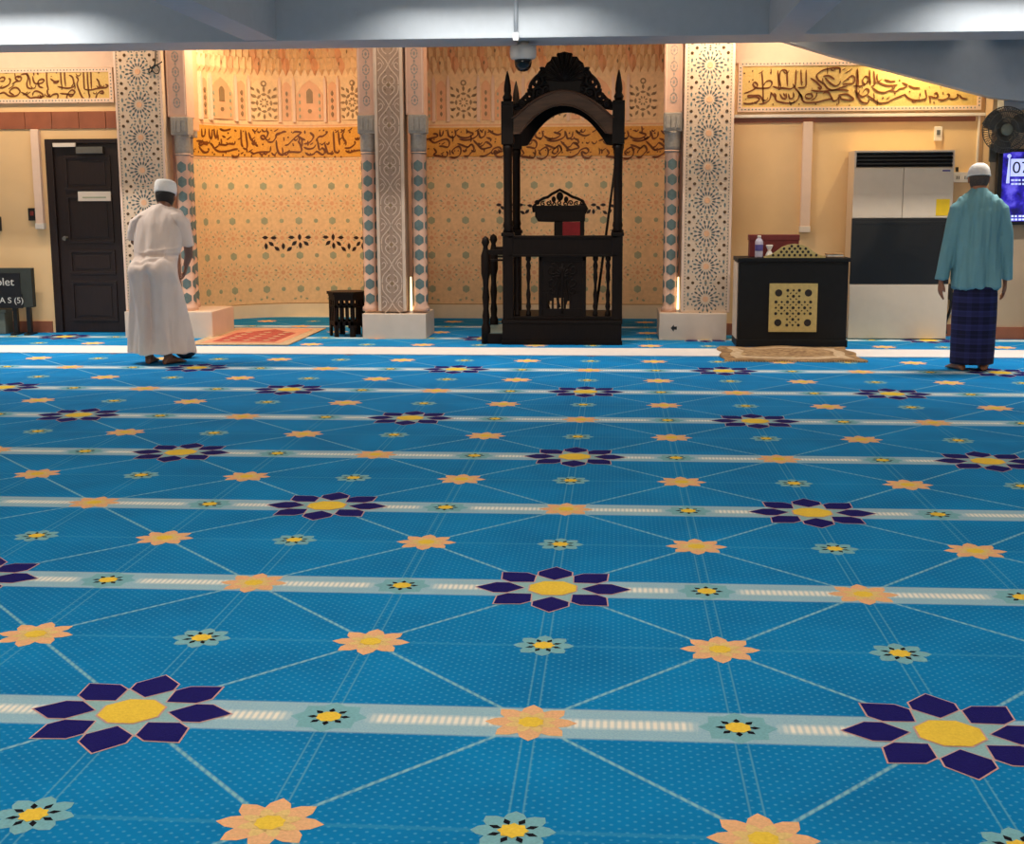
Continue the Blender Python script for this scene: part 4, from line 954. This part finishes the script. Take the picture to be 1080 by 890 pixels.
# gilded arched headboard on the cabinet's front edge
q=mb('gold_lattice'); ax=1.665; zt=.838
arc=[(ax-.285,zt),(ax+.285,zt)]
prof=[(.285,.012),(.22,.03),(.17,.06),(.12,.10),(.06,.122),(0,.13)]
out=[(ax-.285,zt)]+[(ax+.285,zt)]+[(ax+x,zt+z) for x,z in prof]+[(ax-x,zt+z) for x,z in reversed(prof[:-1])]
q.prism(out,KY0+.02,KY0+.045); fg2=lambda s,z,d=0:V((s,KY0+.02-d,z)); pts=[]
for row,(z,ws) in enumerate(((.024,(-.2,-.15,-.1,-.05,0,.05,.1,.15,.2)),(.055,(-.125,-.075,-.025,.025,.075,.125)),(.085,(-.1,-.05,0,.05,.1)),(.108,(-.03,.03)))):
    for x in ws: pts.append((x,z,.0135,6))
lattice_dots(q,fg2,ax,zt,pts); obj('headboard',q,t)
t=thing('maroon_box','maroon box standing on black cabinet behind the bottle','box',(1.47,12.9,.838))
q=mb('maroon_box'); a=at(791,250,Y=12.8); b=at(843,248,Y=12.8); q.rbox(a.x,b.x,12.8,12.95,.839,b.z,.006); obj('body',q,t); q=mb('maroon_box'); q.rbox(a.x-.006,b.x+.006,12.795,12.955,b.z-.05,b.z+.004,.004); obj('lid',q,t)
t=thing('bottle','clear bottle with violet label on the black cabinet beside maroon box','bottle',(1.305,12.7,.838))
bx=at(800.5,260,Y=12.7).x; q=mb('clear_bottle'); q.lathe([(.036,.839),(.038,.85),(.038,.985),(.03,1.005),(.016,1.02),(.016,1.03)],bx,12.7,n=20); obj('body',q,t)
q=mb('violet_label'); q.lathe([(.0385,.90),(.0387,.91),(.0387,.955),(.0385,.96)],bx,12.7,n=20); obj('label',q,t); q=mb('white_plastic'); q.lathe([(.018,1.022),(.018,1.04),(.015,1.044)],bx,12.7,n=16); obj('cap',q,t)
bx=at(811.5,262,Y=12.7).x
t=thing('hourglass_pot','small white waisted pot on the black cabinet right of the bottle','pot',(bx,12.7,.838))
q=mb('white_plastic'); q.lathe([(.034,.839),(.036,.86),(.026,.885),(.014,.905),(.026,.93),(.034,.95),(.03,.956)],bx,12.7,n=18); obj('body',q,t)
q=mb('rose_tile'); q.lathe([(.0145,.9),(.017,.905),(.0145,.912)],bx,12.7,n=16); obj('waist_band',q,t)
t=thing('closed_book','small brown closed book lying at right end of black cabinet top','book',(2.06,12.8,.838))
q=mb('rug_brown'); q.rbox(1.98,2.14,12.72,12.86,.839,.846,.003); q.rbox(1.98,2.14,12.72,12.86,.864,.872,.003); obj('cover',q,t); q=mb('chalk'); q.box(1.985,2.132,12.725,12.855,.846,.864); obj('pages',q,t)
# ================================================================== AIR CONDITIONER
t=thing('air_conditioner','tall white floor standing air conditioner with black louvre and black middle panel','air conditioner',(2.78,13.5,0))
x0,x1,yf,yb=2.305,3.262,13.33,13.69
part('body',t,'ac_white',lambda q:q.rbox(x0,x1,yf+.03,yb,0,1.845,.012))
part('upper_panel',t,'ac_white',lambda q:(q.rbox(x0,(x0+x1)/2-.002,yf,yf+.035,1.195,1.675,.006),q.rbox((x0+x1)/2+.002,x1,yf,yf+.035,1.195,1.675,.006)))
part('middle_panel',t,'ac_black',lambda q:(q.rbox(x0,x1,yf,yf+.035,.55,1.19,.006),q.rbox(x0+.03,x1-.03,yf-.004,yf+.01,1.13,1.16,.003)))
part('lower_panel',t,'ac_white',lambda q:q.rbox(x0,x1,yf,yf+.035,.01,.545,.006))
g=part('louvre',t,'ac_black',lambda q:(q.box(x0+.02,x1-.02,yf+.025,yf+.032,1.685,1.825)))
q=mb('ac_white'); q.rbox(x0,x1,yf,yf+.035,1.825,1.845,.005); q.rbox(x0,x0+.02,yf,yf+.035,1.675,1.83,.004); q.rbox(x1-.015,x1,yf,yf+.035,1.675,1.83,.004); obj('louvre_frame',q,t)
for k in range(4):
    z=1.70+.036*k; part('slat',g,'ac_black',lambda q:q.xprism([(yf+.002,z-.008),(yf+.006,z-.011),(yf+.028,z+.008),(yf+.024,z+.011)],x0+.022,x1-.016))
part('yellow_sticker',t,'yellow_sticker',lambda q:q.box(3.105,3.235,yf-.003,yf,1.215,1.375))
q=mb('violet_label'); q.box(3.15,3.225,yf-.003,yf,1.64,1.655); obj('badge',q,t)
# cable and outlet low by the air conditioner
t=thing('power_outlet','low white outlet with black cable between air conditioner and man in blue','outlet',(3.42,WY,.4))
p=at(1003,326,Y=WY); q=mb('white_plastic'); q.rbox(p.x-.03,p.x+.05,WY-.03,WY,p.z-.05,p.z+.05,.005); obj('plate',q,t)
q=mb('black_plastic'); q.tube(smoothpath([(p.x,WY-.04,p.z+.32),(p.x-.02,WY-.05,p.z+.2),(p.x-.02,WY-.06,p.z+.02),(p.x-.06,WY-.05,p.z-.14),(p.x-.05,WY-.05,.03)]),.014,8); q.rbox(p.x-.045,p.x-.005,WY-.07,WY-.02,p.z+.1,p.z+.26,.008); obj('cable',q,t)
# ================================================================== SCREEN, FAN, DARK CABINET
t=thing('wall_screen','blue glowing wall screen showing white clock digits at right edge','screen',(4.3,13.4,1.1))
tx0,tx1,tz0,tz1=3.665,4.95,1.125,1.85
part('frame',t,'black_plastic',lambda q:(q.rbox(tx0,tx1,13.30,13.37,tz0,tz1,.008),q.rbox(4.1,4.5,13.37,13.42,1.3,1.7,.006)))
part('display',t,'screen_picture',lambda q:q.box(tx0+.045,tx1-.045,13.297,13.301,tz0+.035,tz1-.03))
a=at(1066.5,167.5,Y=13.295); b=at(1066.5,186,Y=13.295)
ck=part('clock_box',t,'screen_white',lambda q:q.box(a.x,a.x+.62,13.293,13.297,b.z,a.z)); p0=at(1067.8,182.5,Y=13.29); text('07:',p0.x,13.292,p0.z,.155,'screen_digit',ck,'digits',.19,.001)
def mina(q):
    p=at(1063.5,190,Y=13.294); h=at(1063.5,164,Y=13.294).z
    q.prism([(p.x-.02,p.z-.03),(p.x+.012,p.z-.03),(p.x+.006,h-.03),(p.x,h),(p.x-.008,h-.03)],13.293,13.297); q.lathe([(.003,0),(.02,.001),(.003,.0035)],p.x-.003,13.297,h-.005,n=12,axis='y')
part('tower_graphic',t,'screen_white',mina)
for py,wd in ((190,.5),(194,.62),(228,.6),(231.5,.5)):
    a=at(1066.5,py,Y=13.294); part('text_line',t,'screen_white',lambda q:[q.box(a.x+.035*k,a.x+.035*k+rnd.choice((.018,.024,.028)),13.294,13.297,a.z-.009,a.z+.009) for k in range(int(wd/.035))])
fx,fz=at(1060,137,Y=13.12)[0],at(1060,137,Y=13.12)[2]
t=thing('wall_fan','dark grey caged wall fan mounted above the blue screen','fan',(fx+.05,13.42,fz))
q=mb('fan_grey'); RF=.215
for k in range(56):
    a=2*PI*k/56; c,s_=math.cos(a),math.sin(a)
    q.tube([(fx+.05*c,13.06,fz+.05*s_),(fx+.16*c,13.05,fz+.16*s_),(fx+RF*c,13.10,fz+RF*s_),(fx+.17*c,13.18,fz+.17*s_),(fx+.06*c,13.2,fz+.06*s_)],.0028,5)
for r,y in ((RF,13.10),(.17,13.055),(.11,13.053)): q.tube([(fx+r*math.cos(2*PI*k/36),y,fz+r*math.sin(2*PI*k/36)) for k in range(37)],.005,6)
obj('cage',q,t)
for k in range(3):
    a0=2*PI*k/3+.4; rings=[]
    for i in range(7):
        r=.05+.17*i/6; w_=.25+.35*math.sin(PI*min(i/6*.8+.1,1)); rings.append([(fx+r*math.cos(a0+w_*g_),13.115+.03*g_+dy,fz+r*math.sin(a0+w_*g_)) for g_,dy in ((-1,0),(0,-.006),(1,0),(1,.004),(0,.0),(-1,.004))])
    q=mb('fan_grey'); q.loft(rings); obj('blade',q,t)
q=mb('bin_grey'); q.lathe([(.055,0),(.055,.02),(.04,.03),(.01,.035)],fx,13.07,fz,n=20,axis='y'); obj('hub',q,t)
q=mb('fan_grey'); q.lathe([(.07,0),(.075,-.08),(.06,-.13),(.03,-.14)],fx,13.14,fz,n=20,axis='y'); obj('motor',q,t)
q=mb('fan_grey'); q.tube([(fx,13.26,fz-.03),(fx,13.3,fz-.14),(fx,13.40,fz-.2)],.022,8); q.rbox(fx-.06,fx+.06,13.385,13.42,fz-.29,fz-.12,.008); obj('bracket',q,t)
t=thing('dark_cabinet','dark cabinet standing at the right edge beneath the blue screen','cabinet',(4.45,13.2,0))
part('body',t,'door_wood',lambda q:(q.rbox(4.08,4.9,13.02,13.39,.03,.66,.008),q.rbox(4.06,4.92,13.0,13.395,.66,.69,.006),q.rbox(4.1,4.88,13.04,13.38,0,.03,.004)))
for a in (4.095,4.5): 
    dq=part('door',t,'door_wood',lambda q:q.rbox(a,a+.385,13.0,13.02,.05,.64,.006)); part('knob',dq,'grey_metal',lambda q:q.ball((a+.35 if a<4.3 else a+.035,12.99,.38),.014))
# ================================================================== PEOPLE
def evalmesh(o):
    dg=bpy.context.evaluated_depsgraph_get(); dg.update(); return bpy.data.meshes.new_from_object(o.evaluated_get(dg))
def fuse(name,q,parent,vox=.005,smooth=3,k=None):
    base=BASE[parent.name]; me=bpy.data.meshes.new(name); me.from_pydata([tuple(V(v)-base) for v in q.v],[],q.f); me.update()
    bm=bmesh.new(); bm.from_mesh(me); bmesh.ops.recalc_face_normals(bm,faces=bm.faces[:]); bm.to_mesh(me); bm.free()
    o=bpy.data.objects.new(name,me); C.objects.link(o)
    md=o.modifiers.new('r','REMESH'); md.mode='VOXEL'; md.voxel_size=vox; md.use_smooth_shade=True
    if smooth: ms=o.modifiers.new('s','SMOOTH'); ms.factor=.5; ms.iterations=smooth
    me2=evalmesh(o); bpy.data.objects.remove(o); me2.name=name
    me2.materials.clear(); me2.materials.append(M[k or q.mats[0]])
    for p in me2.polygons: p.use_smooth=True
    o=bpy.data.objects.new(name,me2); C.objects.link(o); o.parent=parent; BASE[o.name]=base; return o
def ell(cx,cy,z,rx,ry,n=48,fold=0,ph=0,ks=(5,9,13),tilt=0):
    out=[]
    for i in range(n):
        a=2*PI*i/n; f_=1
        if fold:
            f_+=fold*(.5*math.sin(ks[0]*a+ph)+.35*math.sin(ks[1]*a+1.7*ph+1)+.22*math.sin(ks[2]*a-ph+2))
        x=cx+rx*f_*math.cos(a); y=cy+ry*f_*math.sin(a); out.append((x,y,z+tilt*(y-cy)))
    return out
def spl(L,n=5):   # smooth interpolation of ring parameters
    out=[]
    for i in range(len(L)-1):
        a,b,c,d=L[max(i-1,0)],L[i],L[i+1],L[min(i+2,len(L)-1)]
        for k in range(n):
            t=k/n; out.append(tuple(.5*(2*q+(r-p)*t+(2*p-5*q+4*r-w)*t*t+(3*q-p-3*r+w)*t**3) for p,q,r,w in zip(a,b,c,d)))
    return out+[L[-1]]
def hand(q,w,dirv,palmn,sg,L=.175):
    # w wrist, dirv pointing to finger tips, palmn palm normal, sg thumb side along cross axis
    d=V(dirv).normalized(); n=V(palmn); n=(n-d*n.dot(d)).normalized(); s=d.cross(n)*sg; w=V(w)
    rings=[]
    for t_,wd,th in ((-.03,.024,.019),(0,.026,.018),(.03,.036,.016),(.06,.041,.015),(.085,.039,.013),(.095,.034,.010)):
        c=w+d*t_; rings.append([c+s*(wd*math.cos(2*PI*i/16))+n*(th*math.sin(2*PI*i/16)) for i in range(16)])
    q.loft(rings)
    for off,ln,cu in ((.029,.068,.35),(.010,.077,.38),(-.010,.072,.42),(-.028,.056,.48)):
        p=w+d*.085+s*off; pts=[p-d*.02,p]; dd=d.copy()
        for k in range(3):
            dd=(dd*math.cos(cu*.6)+n*math.sin(cu*.6)).normalized(); p=p+dd*ln*(.42,.33,.25)[k]; pts.append(p)
        q.tube(pts,[.0095,.0095,.0088,.008,.0062],8); q.ball(pts[-1],.0062,n=8,m=6)
    p=w+d*.02+s*.025; q.tube([p-s*.012,p+s*.016+d*.022+n*.006,p+s*.024+d*.048+n*.014,p+s*.02+d*.068+n*.02],[.013,.0115,.010,.0075],8)
def head(q,c,s=1,tilt=0):   # faces +y
    cx,cy,cz=c; T=lambda x,y,z:(cx+x*s,cy+(y*math.cos(tilt)+z*math.sin(tilt))*s,cz+(-y*math.sin(tilt)+z*math.cos(tilt))*s)
    def bal(x,y,z,rx,ry,rz): p=T(x,y,z); q.ball(p,rx*s,ry*s,rz*s,20,14)
    bal(0,-.005,.03,.077,.096,.088); bal(0,.02,-.03,.064,.078,.082); bal(0,.045,-.075,.045,.045,.035)   # skull, face, jaw
    bal(0,.098,-.015,.012,.02,.022); bal(0,.106,-.028,.016,.014,.011)                                # nose
    bal(-.03,.082,.012,.022,.012,.008); bal(.03,.082,.012,.022,.012,.008)                            # brow
    bal(-.03,.083,-.004,.013,.010,.010); bal(.03,.083,-.004,.013,.010,.010)                          # eyes
    bal(0,.092,-.058,.024,.01,.006); bal(0,.09,-.068,.021,.01,.007); bal(0,.083,-.098,.02,.016,.014)    # lips, chin
    for sg in (-1,1):
        bal(sg*.08,-.008,-.015,.008,.019,.03); bal(sg*.084,-.016,-.008,.006,.010,.018)
def foot(q,x,y,yaw,s=1,side=1):
    c,si=math.cos(yaw),math.sin(yaw)
    T=lambda a,b,z:(x+(a*c+b*si)*s,y+(-a*si+b*c)*s,z*s)
    rings=[]
    for b,w_,h in ((-.065,.012,.02),(-.055,.028,.045),(-.03,.034,.07),(0,.034,.085),(.035,.035,.075),(.08,.042,.05),(.115,.046,.036),(.14,.044,.026),(.15,.036,.018)):
        rings.append([T(w_*math.cos(2*PI*i/16),b,.004+h*.5+h*.5*math.sin(2*PI*i/16)) for i in range(16)])
    q.loft(rings)
    for k,(a,ln,r) in enumerate(((-.031,.045,.013),(-.011,.042,.0095),(.006,.038,.009),(.021,.033,.0085),(.034,.026,.008))):
        a*=side; q.tube([T(a,.125,.016),T(a*1.05,.14+ln*.5,.015),T(a*1.05,.14+ln,.011)],[r*s,r*s,r*.8*s],8)
    q.tube([T(0,-.012,.05),T(0,-.015,.12),T(0,-.01,.25)],[.036*s,.034*s,.043*s],14)
# ---- man on the right
bx,by=2.893,10.95
man=thing('person','man standing at right in white cap, loose teal shirt and dark blue checked sarong','person',(bx,by,0))
q=mb('skin_tan'); hc=(2.884,by+.045,1.54); head(q,hc,.97,.12)
q.tube([(2.886,by+.0,1.40),(2.886,by+.012,1.46),(2.885,by+.03,1.52)],[.062,.055,.056],16)
q.loft([ell(bx,by,z,rx,ry,24) for z,rx,ry in ((.62,.13,.10),(.9,.135,.10),(1.1,.14,.10),(1.3,.135,.08),(1.38,.09,.06),(1.42,.06,.055))])
for sg,ax in ((-1,(2.735,2.683,2.632)),(1,(3.052,3.108,3.138))):
    q.tube([(ax[0]*.85+bx*.15,by,1.325),((ax[0]+ax[1])/2,by,1.2),(ax[1],by-.0,1.04),(ax[1]*.5+ax[2]*.5,by+.02,.88),(ax[2],by+.045,.735)],[.036,.036,.033,.031,.025],12)
    hand(q,(ax[2],by+.05,.725),(0.02*sg,.12,-1),(-sg,.15,0),-1 if sg>0 else 1)
for sg in (-1,1):
    x=bx+sg*.085; q.tube([(x,by,.65),(x,by,.4),(x,by-.01,.2)],[.075,.055,.04],14); foot(q,x+sg*.012,by-.01,sg*R(14),1,sg)
fuse('body',q,man,.005,2)
q=mb('hair_grey'); T=hc
rings=[]
for z,rx,ry,dy in ((-.075,.052,.05,-.012),(-.05,.068,.078,-.018),(-.01,.079,.094,-.012),(.03,.081,.098,-.006)):
    rings.append(ell(T[0],T[1]+dy-.0,T[2]+z,rx*.99,ry*.98,32))
fr=[[p for p in r] for r in rings]
# keep only back and sides: push the front half behind the face
fr=[[(x,min(y,T[1]+.012),z) for x,y,z in r] for r in fr]; q.loft(fr); obj('hair',q,man)
q=mb('cap_white'); cr=[]
for z,rx,ry in ((0,.086,.102),(.012,.087,.103),(.04,.084,.10),(.07,.074,.088),(.092,.054,.065),(.104,.03,.036),(.108,.006,.008)): cr.append(ell(T[0],T[1]-.004,T[2]+.012+z,rx,ry,32,tilt=-.12))
q.loft(cr); q.tube([p for p in ell(T[0],T[1]-.004,T[2]+.018,.088,.104,32,tilt=-.12)]+[ell(T[0],T[1]-.004,T[2]+.018,.088,.104,32,tilt=-.12)[0]],.004,6); obj('cap',q,man)
q=mb('shirt_teal'); rings=[]
for z,cx,rx,ry,fo in spl(((.672,2.896,.194,.155,.055),(.72,2.896,.192,.153,.05),(.85,2.894,.184,.146,.04),(1.0,2.892,.178,.138,.03),(1.15,2.891,.178,.128,.022),(1.25,2.891,.184,.122,.015),(1.33,2.890,.186,.108,.01),(1.375,2.889,.165,.095,.005),(1.41,2.888,.118,.082,0),(1.44,2.887,.078,.07,0),(1.462,2.887,.064,.06,0))):
    rings.append(ell(cx,by+(.0 if z<1.3 else .004),z,rx,ry,64,fo,1.3+z*.5))
q.loft(rings)
for sg,P in ((-1,((2.795,1.365),(2.735,1.30),(2.69,1.1),(2.667,.95),(2.643,.8),(2.635,.735))),(1,((2.985,1.365),(3.045,1.30),(3.10,1.1),(3.118,.95),(3.134,.8),(3.137,.735)))):
    rr=[.066,.076,.066,.059,.056,.057]; rings=[]
    for i,((x,z),r) in enumerate(zip(P,rr)):
        nx=.25*sg; rings.append([(px_,py_,pz_-(px_-x)*(-nx if i<4 else 0)) for px_,py_,pz_ in ell(x,by+.008*i,z,r*.95,r*1.15,32,.05 if i else 0,i*1.1,(3,5,8))])
    q.loft(rings)
fuse('shirt',q,man,.007,4)
q=mb('sarong_check'); rings=[]
for z,rx,ry in ((.055,.170,.138),(.08,.172,.14),(.25,.174,.142),(.45,.176,.143),(.62,.172,.14),(.72,.16,.13)): rings.append(ell(2.895,by,z,rx,ry,64,.028,z*1.2,(3,6,9)))
q.loft(rings); obj('sarong',q,man)
# ---- man on the left (long white robe, leaning forward)
bx,by=-3.91,11.05
man=thing('person','man at left in long white robe and white cap, leaning slightly forward','person',(bx,by,0))
q=mb('skin'); hc=(-3.886,by+.24,1.425); head(q,hc,.97,.35)
q.tube([(-3.90,by+.15,1.27),(-3.892,by+.19,1.34),(-3.887,by+.225,1.40)],[.065,.056,.056],16)
q.loft([ell(-3.92,by+dy,z,rx,ry,24) for z,dy,rx,ry in ((.55,0,.14,.11),(.8,-.01,.15,.12),(.95,.03,.135,.1),(1.1,.09,.14,.1),(1.22,.14,.14,.09),(1.29,.165,.09,.07))])
for sg,P in ((-1,((-4.09,1.22,.15),(-4.15,1.04,.17),(-4.09,.95,.33),(-4.0,.88,.41))),(1,((-3.735,1.22,.15),(-3.685,1.03,.16),(-3.715,.92,.27),(-3.78,.83,.38)))):
    q.tube([(P[0][0],by+P[0][2],P[0][1]),(P[1][0],by+P[1][2],P[1][1]),(P[2][0],by+P[2][2],P[2][1]),(P[3][0],by+P[3][2],P[3][1])],[.05,.042,.036,.026],12)
    hand(q,(P[3][0],by+P[3][2]+.005,P[3][1]-.01),(-sg*.35,.5,-.7),(-sg*.9,-.2,.1),-1 if sg>0 else 1)
for sg,x,y in ((-1,-4.012,by+.0),(1,-3.825,by-.04)):
    q.tube([(x,by-.01,.65),(x,by-.01,.4),(x,y-.01,.2)],[.08,.058,.044],14); foot(q,x,y,sg*R(8)+ (R(18) if sg>0 else 0),1.02,sg)
fuse('body',q,man,.005,2)
q=mb('hair_dark'); T=hc; rings=[]
for z,rx,ry,dy in ((-.07,.055,.045,-.03),(-.045,.071,.072,-.03),(-.01,.081,.094,-.018),(.03,.083,.10,-.008)): rings.append([(x,min(y,T[1]+.02),zz) for x,y,zz in ell(T[0],T[1]+dy,T[2]+z,rx,ry,32,tilt=-.3)])
q.loft(rings); obj('hair',q,man)
q=mb('cap_white'); cr=[]
for z,rx,ry in ((0,.09,.106),(.012,.0925,.108),(.05,.094,.108),(.088,.091,.103),(.105,.08,.092),(.113,.05,.06),(.115,.006,.008)): cr.append(ell(T[0],T[1]-.006+z*.2,T[2]+.018+z,rx,ry,32,tilt=-.28))
q.loft(cr); obj('cap',q,man)
q=mb('robe_white'); rings=[]
for z,cx,dy,rx,ry,fo in spl(((.095,-3.905,.03,.285,.20,.07),(.14,-3.906,.03,.283,.20,.07),(.30,-3.912,.02,.266,.19,.065),(.5,-3.92,.0,.242,.175,.06),(.68,-3.924,-.02,.222,.172,.04),(.80,-3.925,-.045,.218,.176,.025),(.87,-3.925,-.02,.208,.16,.02),(.92,-3.924,.035,.194,.138,.03),(.96,-3.922,.05,.20,.14,.03),(1.05,-3.92,.085,.206,.138,.015),(1.15,-3.918,.12,.214,.13,.01),(1.23,-3.915,.145,.21,.118,.008),(1.29,-3.91,.165,.175,.10,0),(1.33,-3.90,.18,.11,.085,0),(1.355,-3.895,.19,.075,.07,0))):
    rings.append(ell(cx,by+dy,z,rx,ry,72,fo,.4+z*1.1,(4,7,11)))
q.loft(rings)
# cleft fold down the back of the skirt
for sg,P in ((-1,((-4.04,1.27,.15),(-4.10,1.22,.15),(-4.15,1.13,.155),(-4.172,1.05,.165))),(1,((-3.79,1.27,.15),(-3.735,1.21,.15),(-3.705,1.10,.155),(-3.692,1.005,.16)))):
    rr=[.07,.078,.076,.074]; q.loft([ell(x,by+dy,z,r*.86,r*1.15,32,.05,i*.9,(3,5,7),0) for i,((x,z,dy),r) in enumerate(zip(P,rr))])
ro=fuse('robe',q,man,.006,3)
# wrinkle displacement: cloth folds on the robe and shirt as real geometry
def folds(o,fn):
    me=o.data; 
    P=[v.co.copy() for v in me.vertices]; Nn=[v.normal.copy() for v in me.vertices]; out=[]
    for p,n_ in zip(P,Nn): out+=list(p+n_*fn(p))
    me.vertices.foreach_set('co',out); me.update()
def robe_f(c):
    z=c.z; x=c.x
    g=lambda u,s:math.exp(-(u/s)**2)
    f_=-.055*g(x+.03-.05*(z-.5),.032)*max(0,min(1,(z-.1)*8,(.86-z)*10))*max(0,min(1,(.05-c.y)*10))      # centre cleft
    for zz,am,sl in ((.90,.012,.10),(.935,-.012,-.06),(.965,.010,.14),(.885,-.008,.2)): f_+=am*g(z-zz-sl*x,.012)*g(x,.17)
    f_+=.03*noise.noise(V((x*11,c.y*7,z*1.8)))+.012*noise.noise(V((x*24,c.y*16,z*4)))*(.5+.5*max(0,min(1,(1.0-z)*4)))
    return f_
folds(ro,robe_f)
for o in list(bpy.data.objects):
    if o.name.startswith('shirt') : folds(o,lambda c:.042*noise.noise(V((c.x*17,c.y*10,c.z*1.7+4)))*min(1,max(.2,(1.4-c.z)*2))*(1 if abs(c.x)<.17 else .3)+.014*noise.noise(V((c.x*36,c.y*20,c.z*3.5)))*(1 if abs(c.x)<.17 else .3))
# dark round cap lying by his hem
bc=at(196,371.5,z=.05)
t=thing('dark_bag','small dark rounded bag on carpet beside hem of the white robe','bag',(bc.x,bc.y,0))
q=mb('dark_cloth'); q.ball((bc.x,bc.y,.05),.085,.10,.05,20,12); obj('body',q,t); q=mb('dark_cloth'); q.tube(smoothpath([(bc.x-.04,bc.y-.03,.085),(bc.x+.01,bc.y-.04,.112),(bc.x+.05,bc.y-.03,.08)]),.007,8); obj('strap',q,t)
# ================================================================== LIGHTS
def area(loc,rot,sx,sy,pw,c,spread=180):
    l=bpy.data.lights.new('lamp','AREA'); l.shape='RECTANGLE'; l.size=sx; l.size_y=sy; l.energy=pw; l.color=c; l.spread=R(spread)
    o=bpy.data.objects.new('lamp',l); C.objects.link(o); o.location=loc; o.rotation_euler=rot; return o
def spot(loc,tgt,pw,c,ang=60,bl=.6,rad=.05):
    l=bpy.data.lights.new('lamp','SPOT'); l.energy=pw; l.color=c; l.spot_size=R(ang); l.spot_blend=bl; l.shadow_soft_size=rad
    o=bpy.data.objects.new('lamp',l); C.objects.link(o); o.location=loc; o.rotation_euler=(V(tgt)-V(loc)).to_track_quat('-Z','Y').to_euler(); return o
W=(1,.95,.88); HW=(1,.86,.71)
def point(loc,pw,c,rad=.12):
    l=bpy.data.lights.new('lamp','POINT'); l.energy=pw; l.color=c; l.shadow_soft_size=rad
    o=bpy.data.objects.new('lamp',l); C.objects.link(o); o.location=loc; return o
for x in (-5.6,-1.0,3.6):
    for y,pw,c in ((1.2,64,HW),(3.9,76,HW),(7.3,28,(1,.70,.44))): point((x,y,3.02),pw,c)
    point((x,10.9,3.2),8,(1,.9,.8),.08)  # extra point lights added to brighten the beam faces
# fluorescent tubes close to the beam
for x,pw in ((-5.6,60),(-1.15,38),(3.6,56)): area((x,11.5,3.34),(0,0,0),1.7,.06,pw,W,125)
WW=(1,.76,.47)
# niche cove lamps, behind the beam
area((-3.7,13.3,3.3),(R(35),0,0),1.2,.12,42,WW,150)
spot((-4.3,14.1,3.25),(-4.72,14.9,2.75),60,(1,.78,.42),80,.8)
area((-.7,13.2,3.3),(R(35),0,0),1.8,.12,22,(1,.72,.47),150)
# warm lamp behind the bulkhead on the right, left wall wash
spot((2.85,13.36,3.1),(2.9,13.72,2.0),90,(1,.78,.40),110,.9)
spot((3.3,12.75,3.2),(3.3,13.05,2.45),4,(1,.86,.72),60,1)
area((2.2,13.38,3.3),(R(8),0,0),1.6,.1,10,(1,.74,.46),150)
area((1.0,12.8,3.3),(R(30),0,0),.8,.1,12,(1,.74,.48),120)
area((-6.2,12.8,3.3),(R(25),0,0),1.8,.1,22,(1,.74,.48),150)
# added warm wash lights behind the beam, brightening walls and pillar fronts
for x in (-4.8,-2.25,.8): area((x,12.75,3.35),(R(10),0,0),.5,.08,4.5,(1,.78,.56),150)
w=bpy.data.worlds.new('world'); sc.world=w; w.use_nodes=True; w.node_tree.nodes['Background'].inputs[0].default_value=(.5,.6,.7,1); w.node_tree.nodes['Background'].inputs[1].default_value=.05
sc.view_settings.view_transform='Standard'; sc.view_settings.look='None'; sc.view_settings.gamma=1; sc.view_settings.use_curve_mapping=False; sc.view_settings.exposure=0
